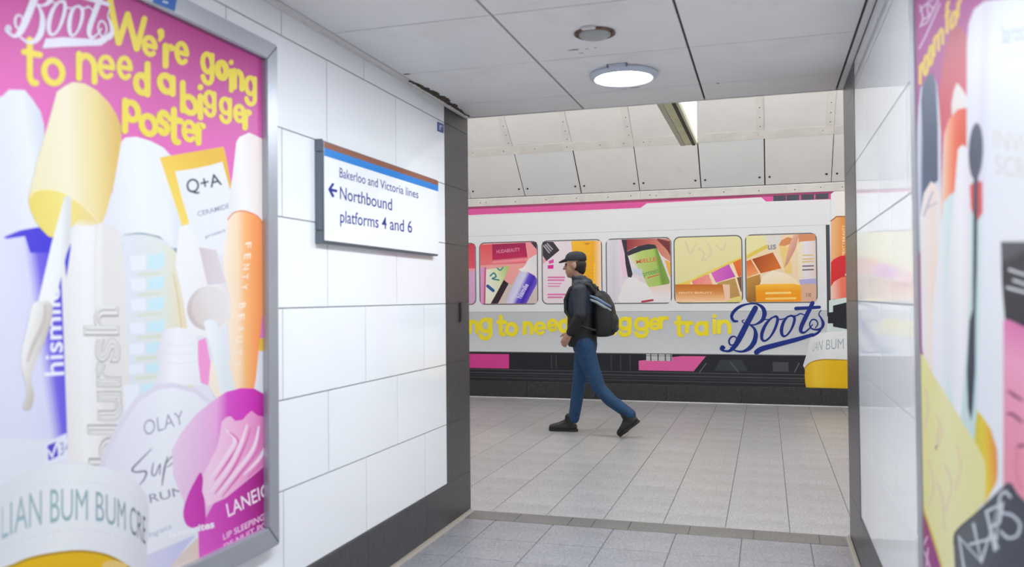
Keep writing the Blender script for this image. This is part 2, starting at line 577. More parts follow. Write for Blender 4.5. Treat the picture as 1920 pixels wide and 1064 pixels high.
t = thing('ceiling_sensor', 'rusty round ceiling fitting with grey dome, unlit, above the lit lamp', 'sensor', (-0.682, 3.455, H))
bm = bmesh.new()
lathe(bm, (-0.682, 3.455, H), [(0.062, 0.0), (0.086, 0.0), (0.088, -0.006), (0.078, -0.010), (0.062, -0.006), (0.062, 0.0)], 36)
from_bm('ring', bm, M_RUST, t, True)
bm = bmesh.new()
lathe(bm, (-0.682, 3.455, H), [(0.068, -0.002), (0.066, -0.012), (0.055, -0.020), (0.030, -0.025), (0, -0.026)], 36)
from_bm('dome', bm, M_DOME, t, True)
box('clip', -0.72, -0.662, 3.350, 3.378, H-0.010, H-0.001, M_TRIM, t, 0.002)

# ------------------------------------------------------------------ flat print: outlines laid on their own wall plane
def ray(x, y):
    return _r*((x-960)/FPX) - _u*((y-532)/FPX) + _f


class Plane:
    def __init__(s, axis, val, n, rect=None, white=0.85):
        s.white = white
        s.axis, s.val, s.n, s.rect = axis, val, Vector(n), rect      # rect: (a0, a1, z0, z1) kept
        s.k = 0

    def lift(s):                     # ink layers lie a hair apart, in printing order
        s.k += 1
        return 0.0003+s.k*(0.000008 if s.axis == 0 else 0.00002)

    def pt(s, px, py):
        d = ray(px, py)
        return EYE + d*((s.val-EYE[s.axis])/d[s.axis])

    def uv(s, P):
        return Vector((P.y if s.axis == 0 else P.x, P.z))

    def world(s, a, z):
        return Vector((s.val, a, z)) if s.axis == 0 else Vector((a, s.val, z))


PRINT = {}


def print_mat(stops):
    key = tuple((round(t, 3), tuple(round(c, 4) for c in col)) for t, col in stops)
    if key in PRINT:
        return PRINT[key]
    m, nt, b = principled('print_ink')
    b.inputs['Roughness'].default_value = 0.42
    b.inputs['Specular IOR Level'].default_value = 0.35
    if len(key) == 1:
        b.inputs['Base Color'].default_value = (*key[0][1], 1)
    else:
        at = nt.nodes.new('ShaderNodeAttribute')
        at.attribute_name = 'g'
        r = nt.nodes.new('ShaderNodeValToRGB')
        e = r.color_ramp.elements
        e[0].position, e[0].color = key[0][0], (*key[0][1], 1)
        e[1].position, e[1].color = key[-1][0], (*key[-1][1], 1)
        for t_, c_ in key[1:-1]:
            q = e.new(t_)
            q.color = (*c_, 1)
        nt.links.new(at.outputs['Fac'], r.inputs[0])
        nt.links.new(r.outputs[0], b.inputs['Base Color'])
    PRINT[key] = m
    return m


def crop(ox, oy, s):
    def f(*pts):
        return [(ox+x/s, oy+y/s) for x, y in pts]
    f.one = lambda x, y: (ox+x/s, oy+y/s)
    f.s = s
    return f


def smooth(pts, n=5, closed=True):
    P = [Vector(p) for p in pts]
    N = len(P)
    out = []
    rng = range(N) if closed else range(N-1)
    for i in rng:
        if closed:
            a, b, c, d = P[i-1], P[i], P[(i+1) % N], P[(i+2) % N]
        else:
            a, b, c, d = P[max(i-1, 0)], P[i], P[i+1], P[min(i+2, N-1)]
        for k in range(n):
            t = k/n
            out.append(tuple(0.5*((2*b)+(c-a)*t+(2*a-5*b+4*c-d)*t*t+(3*b-a-3*c+d)*t**3)))
    if not closed:
        out.append(tuple(P[-1]))
    return out


def ell(c, rx, ry, rot=0, n=36):
    cr, sr = math.cos(math.radians(rot)), math.sin(math.radians(rot))
    return [(c[0]+rx*math.cos(q)*cr-ry*math.sin(q)*sr, c[1]+rx*math.cos(q)*sr+ry*math.sin(q)*cr) for q in [2*math.pi*i/n for i in range(n)]]


_txt = {}


def text_mesh(s, off=0.0):
    if (s, off) in _txt:
        return _txt[(s, off)]
    c = bpy.data.curves.new('lettering', 'FONT')
    c.body = s
    c.offset = off
    c.resolution_u = 4
    o = bpy.data.objects.new('lettering', c)
    COL.objects.link(o)
    dg = bpy.context.evaluated_depsgraph_get()
    me = bpy.data.meshes.new_from_object(o.evaluated_get(dg))
    vs = [(v.co.x, v.co.y) for v in me.vertices]
    fs = [tuple(p.vertices) for p in me.polygons]
    bpy.data.objects.remove(o)
    bpy.data.curves.remove(c)
    bpy.data.meshes.remove(me)
    _txt[(s, off)] = (vs, fs)
    return vs, fs


_hv = text_mesh('H')[0]
CAPH = max(v[1] for v in _hv)


class Art:
    """one printed thing = one mesh of thin ink layers lying on a plane"""
    def __init__(s, name, parent, plane, base=0.0, label=None):
        s.name, s.parent, s.pl, s.base, s.label = name, parent, plane, base, label
        s.v, s.f, s.m, s.g, s.mats = [], [], [], [], []

    def _mat(s, stops):
        m = print_mat(stops)
        if m not in s.mats:
            s.mats.append(m)
        return s.mats.index(m)

    def ink(s, c):
        return tuple(v*s.pl.white for v in S(*c))      # paper white of the print

    def _add(s, P3, tris, col, grad):
        off = s.pl.n*s.pl.lift()
        if isinstance(col[0], (int, float)):
            stops = [(0, s.ink(col))]
        else:
            stops = [(t, s.ink(c)) for t, c in col]
        mi = s._mat(stops)
        b0 = len(s.v)
        if grad:
            a, b = s.pl.uv(s.pl.pt(*grad[0])), s.pl.uv(s.pl.pt(*grad[1]))
            d = b-a
            dd = d.dot(d)
        for P in P3:
            s.v.append(P+off)
            s.g.append((s.pl.uv(P)-a).dot(d)/dd if grad else 0.0)
        for t_ in tris:
            s.f.append([b0+i for i in t_])
            s.m.append(mi)

    def poly(s, pts, col, grad=None, sm=False):
        if sm:
            pts = smooth(pts, sm if sm > 1 else 5)
        P3 = [s.pl.pt(*p) for p in pts]
        s._fill(P3, col, grad)
        return s

    def _fill(s, P3, col, grad=None):
        tr = tessellate_polygon([[Vector((*s.pl.uv(P), 0)) for P in P3]])
        s._add(P3, tr, col, grad)

    def wrect(s, a0, a1, z0, z1, col, grad=None, r=0.0):
        """rectangle given in metres on the plane, optionally rounded"""
        if r:
            pts = []
            for cxx, czz, q0 in ((a1-r, z1-r, 0), (a0+r, z1-r, 90), (a0+r, z0+r, 180), (a1-r, z0+r, 270)):
                for i in range(6):
                    q = math.radians(q0+18*i)
                    pts.append((cxx+r*math.cos(q), czz+r*math.sin(q)))
        else:
            pts = [(a0, z0), (a1, z0), (a1, z1), (a0, z1)]
        s._fill([s.pl.world(*p) for p in pts], col, grad)
        return s

    def stroke(s, pts, wd, col, sm=True, cap=True, grad=None):
        if sm and len(pts) > 2:
            n = 5
            if not isinstance(wd, (int, float)):
                W = []
                for i in range(len(pts)-1):
                    W += [wd[i]+(wd[i+1]-wd[i])*k/n for k in range(n)]
                wd = W+[wd[-1]]
            pts = smooth(pts, n, False)
        N = len(pts)
        if isinstance(wd, (int, float)):
            wd = [wd]*N
        P = [Vector(p) for p in pts]
        closed = N > 6 and (P[0]-P[-1]).length < 1e-4
        Lf, Rt = [], []
        for i in range(N):
            a = (P[i]-P[i-1]) if i > 0 else ((P[0]-P[-2]) if closed else (P[1]-P[0]))
            b = (P[i+1]-P[i]) if i < N-1 else ((P[1]-P[0]) if closed else a)
            a, b = (a.normalized() if a.length > 1e-9 else b.normalized()), (b.normalized() if b.length > 1e-9 else a.normalized())
            tt = (a+b)
            if tt.length < 0.2:
                tt = a
            tt.normalize()
            nn = Vector((-tt.y, tt.x))
            k = wd[i]/2/max(0.5, abs(nn.dot(Vector((-a.y, a.x)))))
            Lf.append(P[i]+nn*k)
            Rt.append(P[i]-nn*k)
        V = Lf+Rt
        F = [(i, i+1, N+i+1, N+i) for i in range(N-1)]
        if cap and not closed:
            for end in (0, N-1):
                d = (P[0]-P[1]) if end == 0 else (P[-1]-P[-2])
                d.normalize()
                nn = Vector((-d.y, d.x))
                c0 = len(V)
                V.append(P[end])
                for i in range(9):
                    q = math.pi*i/8
                    V.append(P[end]+(nn*math.cos(q)+d*math.sin(q))*wd[end]/2)
                F += [(c0, c0+1+i, c0+2+i) for i in range(8)]
        s._add([s.pl.pt(*p) for p in V], F, col, grad)
        return s

    def text(s, st, q, col, off=0.0, grad=None, fn=None):
        """q: baseline start, baseline end, cap-height start, cap-height end (pixels)"""
        vs, fs = text_mesh(st, off)
        x0, x1 = min(v[0] for v in vs), max(v[0] for v in vs)
        P3 = []
        for x, y in vs:
            u, v = (x-x0)/(x1-x0), y/CAPH
            if fn:
                p = fn(u, v)
            else:
                A = Vector(q[0])*(1-u)+Vector(q[1])*u
                B = Vector(q[2])*(1-u)+Vector(q[3])*u
                p = A+(B-A)*v
            P3.append(s.pl.pt(*p))
        s._add(P3, fs, col, grad)
        return s

    def glyph(s, ch, xl, xr, yt, yb, th, col, slope=0.0, sy=None):
        """round monoline letter; box is the x-height part, slope tips it to the right"""
        w_, h_ = xr-xl, yb-yt
        def T(u, v):
            return (xl+u*w_, yb-v*h_+slope*u*w_)
        def arc(cx_, cy_, rx, ry, a0, a1, n=14):
            return [T(cx_+rx*math.cos(math.radians(a0+(a1-a0)*i/n)), cy_+ry*math.sin(math.radians(a0+(a1-a0)*i/n))) for i in range(n+1)]
        ring = arc(.5, .5, .5, .5, 0, 360, 24)
        L = {
            'o': [ring],
            'a': [ring, [T(1, 1), T(1, 0)]],
            'd': [ring, [T(1, 1.75), T(1, 0)]],
            'b': [ring, [T(0, 1.75), T(0, 0)]],
            'p': [ring, [T(0, 1), T(0, -.75)]],
            'g': [ring, [T(1, 1), T(1, -.2)]+arc(.5, -.2, .5, .42, 0, -165, 8)[1:]],
            'e': [[T(0, .5), T(1, .5)], arc(.5, .5, .5, .5, 0, 315, 20)],
            'n': [[T(0, 1), T(0, 0)], arc(.5, .55, .5, .45, 180, 0, 10)+[T(1, 0)]],
            'm': [[T(0, 1), T(0, 0)], arc(.25, .6, .25, .4, 180, 0, 8)+[T(.5, 0)], arc(.75, .6, .25, .4, 180, 0, 8)+[T(1, 0)]],
            'r': [[T(0, 1), T(0, 0)], arc(.6, .45, .6, .55, 180, 70, 6)],
            'i': [[T(.5, 1), T(.5, 0)], [T(.5, 1.42), T(.5, 1.45)]],
            't': [[T(.35, 1.45), T(.35, .25)]+arc(.65, .25, .3, .25, 180, 290, 5)[1:], [T(0, 1), T(1, 1)]],
            's': [arc(.5, .75, .45, .25, 40, 270, 10)+arc(.5, .25, .45, .25, 90, -150, 10)[1:]],
            'f': [arc(.75, 1.25, .4, .3, 80, 180, 5)+[T(.35, 0)], [T(0, 1), T(.9, 1)]],
        }[ch]
        for p in L:
            s.stroke(p, th, col, sm=False, cap=True)
        return s

    def build(s):
        bm = bmesh.new()
        gl = bm.verts.layers.float.new('g')
        vs = []
        for P, g in zip(s.v, s.g):
            v = bm.verts.new(P)
            v[gl] = g
            vs.append(v)
        for f, mi in zip(s.f, s.m):
            try:
                q = bm.faces.new([vs[i] for i in f])
                q.material_index = mi
            except ValueError:
                pass
        if s.pl.rect:
            a0, a1, z0, z1 = s.pl.rect
            A = Vector((0, 1, 0)) if s.pl.axis == 0 else Vector((1, 0, 0))
            for co, no in ((A*a0, -A), (A*a1, A), (Vector((0, 0, z0)), Vector((0, 0, -1))), (Vector((0, 0, z1)), Vector((0, 0, 1)))):
                bmesh.ops.bisect_plane(bm, geom=bm.verts[:]+bm.edges[:]+bm.faces[:], plane_co=co, plane_no=no, clear_outer=True)
        for f in bm.faces:
            f.normal_update()
            if f.normal.dot(s.pl.n) < 0:
                f.normal_flip()
        me = bpy.data.meshes.new(s.name)
        bm.to_mesh(me)
        bm.free()
        for m in s.mats:
            me.materials.append(m)
        o = mesh_obj(s.name, me, None, s.parent)
        if s.label:
            o['label'] = s.label
        return o


def frame(t, X, sgn, d, yo0, yo1, yi0, yi1, zo0, zo1, zi0, zi1):
    """four mitred steel members with a raised outer lip"""
    xa, xb = X, X+sgn*d
    def member(pts):
        bm = bmesh.new()
        lo = [bm.verts.new((xa, *p)) for p in pts]
        hi = [bm.verts.new((xb, *p)) for p in pts]
        bm.faces.new(hi)
        bm.faces.new(lo[::-1])
        for i in range(4):
            j = (i+1) % 4
            bm.faces.new((lo[i], lo[j], hi[j], hi[i]))
        bmesh.ops.bevel(bm, geom=list(bm.edges), offset=0.004, segments=2, affect='EDGES')
        from_bm('frame_rail', bm, M_STEEL, t)
    member([(yo0, zo0), (yo1, zo0), (yi1, zi0), (yi0, zi0)])
    member([(yo1, zo0), (yo1, zo1), (yi1, zi1), (yi1, zi0)])
    member([(yo1, zo1), (yo0, zo1), (yi0, zi1), (yi1, zi1)])
    member([(yo0, zo1), (yo0, zo0), (yi0, zi0), (yi0, zi1)])


YEL = (244, 222, 74)
# Bootmaker-style script logo: strokes traced once, in a 0..1 frame
LOGO_STROKES = [
    ([(598, 246), (572, 243), (556, 215), (568, 180), (610, 142), (670, 120), (735, 118), (782, 145), (797, 190), (780, 238), (735, 268), (695, 272), (650, 262), (632, 245), (648, 236)],
     [14, 20, 22, 24, 22, 12, 12, 26, 34, 26, 12, 9, 8, 8, 6]),
    ([(730, 150), (700, 205), (668, 265), (635, 330), (600, 395), (570, 440), (535, 465), (500, 463)], [40, 40, 40, 42, 40, 32, 18, 12]),
    ([(500, 463), (482, 450), (488, 436), (500, 440)], [16, 26, 28, 20]),
    ([(595, 378), (580, 358), (553, 362), (537, 388), (545, 418), (570, 418), (588, 395)], [8, 9, 12, 14, 12, 10, 8]),
    ([(690, 272), (722, 300), (733, 345), (720, 400), (685, 445), (635, 468), (585, 462), (548, 440)], [9, 18, 32, 36, 30, 16, 11, 9]),
    ([(880, 212), (845, 225), (806, 270), (780, 330), (778, 375), (800, 390), (838, 362), (872, 305), (892, 245), (888, 212), (868, 210)], [12, 14, 22, 26, 22, 14, 14, 20, 22, 16, 10]),
    ([(790, 232), (830, 232), (870, 212), (905, 232), (940, 228)], [8, 8, 9, 9, 8]),
    ([(1000, 205), (965, 215), (936, 255), (922, 310), (930, 350), (955, 352), (988, 315), (1012, 260), (1016, 218), (990, 203)], [12, 14, 22, 26, 20, 12, 14, 20, 20, 12]),
    ([(940, 228), (985, 208), (1030, 205), (1060, 190), (1090, 200)], [8, 8, 10, 10, 8]),
    ([(1150, 112), (1122, 170), (1090, 235), (1066, 290), (1066, 322), (1090, 328), (1125, 300), (1150, 270)], [30, 32, 32, 30, 22, 14, 10, 8]),
    ([(1028, 152), (1110, 148), (1200, 142)], [26, 24, 22]),
    ([(1212, 165), (1196, 195), (1214, 225), (1228, 262), (1216, 295), (1180, 308), (1142, 298), (1128, 268), (1145, 236), (1176, 238), (1188, 268), (1170, 295)], [7, 8, 14, 24, 18, 12, 10, 10, 10, 10, 9, 7]),
    ([(1216, 295), (1190, 330), (1150, 352)], [14, 18, 20]),
    ([(738, 474), (780, 448), (900, 415), (1040, 378), (1150, 345)], [38, 38, 36, 32, 24]),
]


def logo(a, fn, col, k):
    for pts, wd in LOGO_STROKES:
        a.stroke([fn(*p) for p in pts], [q*k for q in wd], col)
    return a


# ------------------------------------------------------------------ left poster
t = thing('poster', 'large framed pink poster of oversized cosmetics with yellow lettering, left wall', 'poster', (XL, 2.05, 0.41))
frame(t, XL+0.0005, 1, 0.032, 1.40, 2.700, 1.47, 2.630, 0.411, 2.273, 0.489, 2.204)
PL = Plane(0, XL+0.010, (1, 0, 0), (1.46, 2.640, 0.48, 2.212), 0.85)
box('backing', XL+0.0008, XL+0.0098, 1.46, 2.64, 0.48, 2.212, M_STEELD, t)
c1, c2, c3, c4 = crop(0, 0, 3.546), crop(0, 260, 3.546), crop(0, 520, 3.546), crop(0, 764, 3.546)


def art(name, label=None):
    return Art(name, t, PL, 0.0, label)


Art('sheet', t, PL, 0.0).wrect(1.46, 2.64, 0.48, 2.212, [(0, (186, 60, 138)), (1, (236, 112, 192))], (c1.one(900, 0), c2.one(900, 100))).build()  # printed pink backdrop; its darker top partly paints in weaker lamp light
a = art('printed_soft_background')
a.poly(c2((-120, 300), (1500, 420), (1790, 500), (1790, 2500), (-120, 2500)), (232, 232, 240)).build()
# white flip-top tube and purple bottle at the left
a = art('printed_tube', 'purple tube with a pale cap and white vertical lettering')
a.poly(c1((-150, 680), (15, 640), (60, 596), (165, 600), (220, 668), (268, 740), (292, 830), (296, 960), (270, 1150), (240, 1620), (-150, 1640)), [(0, (226, 228, 238)), (.6, (236, 238, 244)), (1, (214, 218, 230))], (c1.one(0, 900), c1.one(290, 900)))
a.poly(c2((-150, 700), (30, 650), (130, 610), (250, 590), (340, 620), (470, 700), (470, 2000), (-150, 2000)), [(0, (226, 226, 242)), (.42, (222, 220, 244)), (.62, (120, 104, 226)), (1, (62, 54, 206))], (c2.one(-20, 800), c2.one(400, 740)))
a.poly(c2((25, 655), (130, 612), (250, 590), (340, 622), (345, 760), (200, 760), (165, 650), (40, 668)), [(0, (84, 70, 210)), (1, (70, 60, 214))], (c2.one(60, 650), c2.one(300, 700)))
a.text('hismile', [c3.one(424, 652), c3.one(392, 60), c3.one(296, 660), c3.one(300, 60)], (244, 244, 252), 0.012)
a.poly(c4((298, 240), (442, 172), (455, 338), (308, 386)), (236, 236, 248))
a.poly(c4((314, 256), (378, 226), (386, 326), (322, 358)), (84, 72, 200))
a.stroke(c4((322, 290), (345, 330), (378, 238)), 4.2, (240, 240, 250), sm=False)
a.text('34', [c4.one(398, 322), c4.one(470, 300), c4.one(394, 240), c4.one(466, 212)], (150, 150, 190))
a.build()
# tall white tube with outlined lettering
a = art('printed_tube', 'tall white tube with outlined vertical lettering')
a.poly(c2((500, 545), (590, 538), (700, 560), (785, 606), (812, 700), (840, 900), (860, 1260), (872, 1700), (760, 1900), (660, 2160), (452, 2160), (440, 1800), (425, 1380), (404, 840+0), (428, 800), (440, 930), (468, 740)), [(0, (236, 233, 230)), (.3, (246, 244, 242)), (.52, (240, 237, 234)), (.6, (232, 229, 226)), (1, (236, 231, 226))], (c2.one(430, 1000), c2.one(860, 1000)))
a.stroke(c2((640, 560), (632, 900), (640, 1400), (650, 1750)), 1.2, (222, 218, 214))
a.stroke(c2((812, 700), (838, 900), (852, 1260), (862, 1650)), 2.0, (222, 214, 216))
q = [c3.one(815, 1272), c3.one(775, 196), c3.one(600, 1272), c3.one(560, 196)]
a.text('blursh', q, (176, 170, 164), 0.034)
a.text('blursh', q, (240, 238, 235), 0.016)
a.text('blursh', q, (190, 184, 178), -0.012)
a.text('blursh', q, (238, 236, 233), -0.026)
a.build()
# squat white cap over a pale tube with blue squares
a = art('printed_tube', 'pale tube with white cap and light blue squares')
a.poly(c2((812, 650), (1000, 640), (1180, 755), (1165, 840), (1215, 1064), (1260, 1300), (1290, 1700), (1000, 1850), (860, 1720), (830, 1000)), [(0, (228, 230, 238)), (.55, (228, 234, 228)), (1, (240, 226, 190))], (c2.one(830, 1100), c2.one(1230, 1100)))
for (x0, x1, y0, y1) in ((985, 1090, 770, 870), (985, 1090, 925, 1005), (985, 1090, 1060, 1140), (980, 1095, 1215, 1290), (976, 1090, 1355, 1430), (970, 1060, 1495, 1560), (940, 1035, 1630, 1800)):
    a.poly(c2((x0, y0+10), (x1, y0-10), (x1-6, y1-6), (x0, y1)), (208, 236, 244))
    a.poly(c2((x0-120, y0+12), (x0-18, y0+6), (x0-18, y1+4), (x0-110, y1+8)), (238, 240, 248))
    a.poly(c2((x0-70, y1+26), (x1-20, y1+14), (x1-22, y1+34), (x0-70, y1+46)), (222, 226, 208))
a.stroke(c2((1150, 900), (1180, 1050), (1210, 1300)), 2.2, (226, 206, 150))
a.stroke(c2((826, 642), (950, 632), (1090, 670), (1178, 752)), [1.5, 3, 4, 6], (150, 172, 176))
a.poly(c1((780, 1064), (796, 955), (832, 916), (905, 910), (1000, 938), (1085, 982), (1135, 1035), (1170, 1200), (1215, 1480), (1210, 1640), (1150, 1652), (1060, 1572), (940, 1546), (815, 1556), (740, 1500), (735, 1350)), [(0, (232, 234, 238)), (.4, (244, 246, 248)), (.8, (240, 242, 246)), (1, (226, 230, 238))], (c1.one(740, 1250), c1.one(1180, 1250)))
a.build()
# yellow sachet tube with white label
a = art('printed_tube', 'yellow tube with white label')
a.poly(c2((1060, 126), (1485, 54), (1500, 110), (1545, 360), (1600, 760), (1260, 760), (1190, 520)), [(0, (250, 222, 110)), (.5, (246, 206, 78)), (1, (238, 190, 60))], (c2.one(1150, 500), c2.one(1350, 60)))
a.poly(c2((1163, 218), (1260, 206), (1380, 182), (1476, 154), (1540, 380), (1600, 780), (1180, 760), (1256, 556), (1210, 400)), (238, 240, 246))
a.text('Q+A', [c2.one(1246, 368), c2.one(1476, 306), c2.one(1232, 278), c2.one(1458, 230)], (52, 50, 70), 0.006)
a.text('CERAMIDE', [c2.one(1316, 518), c2.one(1530, 462), c2.one(1308, 488), c2.one(1522, 430)], (150, 150, 170), 0.01)
a.text('protect', [c2.one(1366, 664), c2.one(1500, 618), c2.one(1360, 642), c2.one(1494, 596)], (150, 150, 170), 0.01)
a.build()
# orange lipstick case
a = art('printed_lipstick', 'orange case with cream cap and spaced white letters')
a.poly(c3((1690, 200), (1800, 180), (1800, 420), (1700, 420)), (236, 118, 196))
a.poly(c3((1722, 410), (1800, 396), (1800, 480), (1722, 498)), (240, 196, 60))
a.poly(c3((1690, 500), (1800, 480), (1800, 900), (1660, 760)), (230, 228, 234))
a.poly(c2((1512, 545), (1560, 492), (1610, 480), (1660, 492), (1725, 530), (1772, 610), (1766, 820), (1752, 1100), (1700, 1600), (1660, 1820), (1560, 1800), (1500, 1100), (1482, 800)), [(0, (253, 238, 220)), (.3, (254, 224, 190)), (.48, (252, 186, 122)), (.72, (250, 158, 92)), (1, (246, 148, 82))], (c2.one(1490, 1000), c2.one(1770, 1000)))
a.poly(c2((1570, 24), (1590, -10), (1655, -40), (1730, -5), (1790, 40), (1790, 640), (1768, 602), (1715, 520), (1650, 486), (1600, 478), (1550, 492), (1513, 535), (1520, 400), (1545, 250)), [(0, (238, 236, 238)), (.3, (248, 246, 246)), (.6, (244, 234, 230)), (1, (242, 222, 214))], (c2.one(1530, 300), c2.one(1780, 300)))
a.stroke(c2((1513, 540), (1550, 496), (1604, 481), (1655, 490), (1720, 525), (1770, 606)), 2.0, (226, 118, 70))
for ch, x, y in zip('FENTYBEAUTY', (1650, 1645, 1638, 1630, 1625, 1612, 1605, 1600, 1592, 1585, 1580), (710, 785, 855, 920, 988, 1112, 1187, 1267, 1337, 1422, 1497)):
    h_ = 20
    a.text(ch, [c2.one(x-h_, y-h_+4), c2.one(x-h_-3, y+h_+2), c2.one(x+h_, y-h_-2), c2.one(x+h_-3, y+h_-4)], (255, 240, 226), 0.012)
a.build()
# concealer cap with a doe-foot wand
a = art('printed_applicator', 'white cap with round opening and wand')
a.poly(c3((1318, 422), (1366, 404), (1402, 580), (1386, 722), (1330, 702), (1314, 580)), (246, 158, 212))
a.poly(c3((1400, 560), (1530, 560), (1560, 780), (1430, 800), (1385, 720)), [(0, (250, 238, 222)), (1, (252, 232, 208))], (c3.one(1400, 600), c3.one(1550, 700)))
a.poly(c2((1192, 590), (1240, 570), (1320, 700), (1440, 738), (1480, 860), (1530, 1064), (1535, 1200), (1420, 1330), (1250, 1300), (1212, 1064), (1164, 840)), [(0, (246, 246, 248)), (.7, (244, 240, 238)), (1, (236, 230, 228))], (c2.one(1180, 900), c2.one(1500, 900)))
a.poly(c2((1320, 722), (1436, 742), (1500, 960), (1440, 968), (1378, 976)), [(0, (216, 204, 210)), (1, (226, 218, 222))], (c2.one(1320, 800), c2.one(1480, 850)))
a.poly(ell(c3.one(1385, 208), 40, 42, 20), [(0, (206, 190, 188)), (.5, (228, 220, 216)), (1, (240, 236, 234))], (c3.one(1260, 300), c3.one(1510, 100)))
a.poly(ell(c3.one(1395, 200), 34, 37, 20), [(0, (222, 208, 206)), (.5, (232, 226, 222)), (1, (236, 230, 228))], (c3.one(1280, 280), c3.one(1500, 120)))
a.poly(c3((1352, 300), (1390, 278), (1440, 300), (1500, 500), (1566, 752), (1520, 800), (1466, 782), (1420, 560)), [(0, (244, 246, 248)), (1, (228, 234, 236))], (c3.one(1380, 450), c3.one(1490, 430)))
a.build()
# round-shouldered serum bottle
a = art('printed_bottle', 'white round serum bottle with thin grey lettering')
a.poly(c3((1068, 410), (1092, 352), (1170, 334), (1268, 346), (1308, 402), (1318, 580), (1336, 720), (1020, 720), (1062, 640), (1038, 520)), [(0, (232, 228, 236)), (.4, (248, 248, 250)), (1, (238, 238, 242))], (c3.one(1040, 500), c3.one(1330, 500)))
for yy in (440, 500, 560):
    a.stroke(c3((1062, yy), (1180, yy+16), (1316, yy)), 1.0, (228, 228, 234))
body = c3((660, 1240), (700, 1130), (790, 960), (900, 800), (1040, 716), (1150, 702), (1300, 740), (1420, 840), (1560, 1064), (1560, 1800), (960, 1900), (650, 1700))
a.poly(body, (228, 222, 234))
a.poly(c3((700, 1240), (735, 1140), (820, 975), (920, 830), (1050, 748), (1150, 734), (1290, 770), (1400, 860), (1540, 1064), (1540, 1800), (960, 1900), (690, 1700)), [(0, (232, 230, 240)), (.5, (242, 243, 248)), (1, (236, 236, 242))], (c3.one(740, 1300), c3.one(1350, 1300)))
a.text('OLAY', [c4.one(958, 192), c4.one(1224, 110), c4.one(950, 92), c4.one(1212, 22)], (160, 158, 178), -0.008)
for p, wd in (([(1006, 278), (930, 355), (878, 412), (900, 432), (968, 428), (958, 478), (918, 524)], [1.5, 3, 4, 3, 4, 3, 1.5]),
              ([(1018, 370), (1008, 440), (1030, 452), (1062, 380), (1060, 448)], [2, 3, 2.5, 2.5, 2]),
              ([(1112, 330), (1090, 420), (1076, 520)], [2, 4, 2]), ([(1100, 380), (1140, 330), (1150, 366), (1108, 400)], [2, 2.5, 2.5, 1.5])):
    a.stroke(c4(*p), wd, (128, 124, 146))
a.text('SERUM', [c4.one(880, 668), c4.one(1225, 580), c4.one(872, 612), c4.one(1215, 524)], (140, 138, 156))
a.text('fragrance', [c4.one(990, 872), c4.one(1140, 806), c4.one(984, 836), c4.one(1134, 770)], (176, 178, 206))
a.poly(c4((940, 1400), (972, 985), (1300, 850), (1180, 1000), (1060, 1200)), [(0, (222, 220, 240)), (1, (204, 202, 236))], (c4.one(980, 1000), c4.one(1250, 950)))
a.poly(c4((1040, 1200), (1150, 1030), (1312, 868), (1340, 1010), (1230, 1200)), [(0, (226, 212, 208)), (1, (232, 206, 190))], (c4.one(1200, 950), c4.one(1300, 1020)))
a.build()
# pink lip pot with a cream swirl
a = art('printed_lip_pot', 'magenta lip mask pot with pink cream swirl')
a.poly(c3((1150, 1320), (1140, 1150), (1200, 1040), (1300, 915), (1400, 835), (1500, 765), (1600, 738), (1690, 742), (1760, 782), (1810, 850), (1810, 1800), (1330, 1800), (1320, 1650), (1250, 1600), (1215, 1480), (1180, 1400)), [(0, (238, 210, 234)), (.38, (238, 176, 224)), (.5, (222, 84, 200)), (.75, (214, 50, 184)), (1, (176, 18, 140))], (c3.one(1180, 900), c3.one(1790, 820)))
a.poly(c4((1330, 800), (1420, 640), (1560, 560), (1700, 440), (1810, 360), (1810, 1200), (1330, 1200), (1316, 830)), [(0, (226, 92, 200)), (.45, (206, 60, 176)), (.8, (172, 24, 134)), (1, (150, 12, 110))], (c4.one(1330, 900), c4.one(1790, 560)))
a.poly(c4((1338, 436), (1290, 500), (1246, 590), (1216, 700), (1240, 786), (1312, 806), (1364, 762), (1356, 600)), [(0, (216, 70, 186)), (1, (200, 52, 170))], (c4.one(1230, 700), c4.one(1360, 600)), sm=3)
a.poly(c4((1472, 100), (1500, 68), (1532, 60), (1562, 92), (1612, 84), (1640, 50), (1672, 24), (1712, 56), (1800, 74), (1800, 360), (1650, 482), (1500, 604), (1374, 660), (1342, 560), (1352, 446), (1440, 272), (1462, 180)), [(0, (250, 212, 236)), (.55, (244, 170, 214)), (1, (222, 104, 176))], (c4.one(1400, 330), c4.one(1790, 240)))
for p in ([(1500, 150), (1560, 220), (1500, 330), (1400, 470)], [(1640, 120), (1600, 240), (1520, 400), (1400, 560)], [(1720, 130), (1680, 280), (1560, 440), (1450, 580)], [(1790, 190), (1730, 330), (1620, 450)]):
    a.stroke(c4(*p), [3, 7, 8, 3] if len(p) == 4 else [3, 7, 3], (254, 224, 240))
    a.stroke(c4(*[(x+26, y+16) for x, y in p]), [2, 4, 5, 2] if len(p) == 4 else [2, 4, 2], (228, 120, 186))
a.text('LANEIGE', [c4.one(1516, 732), c4.one(1836, 560), c4.one(1500, 646), c4.one(1826, 478)], (255, 238, 250), 0.008)
a.text('LIP SLEEPING MASK', [c4.one(1484, 884), c4.one(1900, 676), c4.one(1480, 846), c4.one(1896, 636)], (255, 214, 244), 0.012)
a.text('DE NUIT POUR', [c4.one(1490, 950), c4.one(1850, 758), c4.one(1486, 912), c4.one(1846, 718)], (255, 204, 240), 0.012)
a.build()
a = art('printed_script')
a.text('favourites', [c4.one(1120, 872), c4.one(1424, 800), c4.one(1118, 836), c4.one(1420, 752)], (250, 248, 252), 0.03)
a.build()
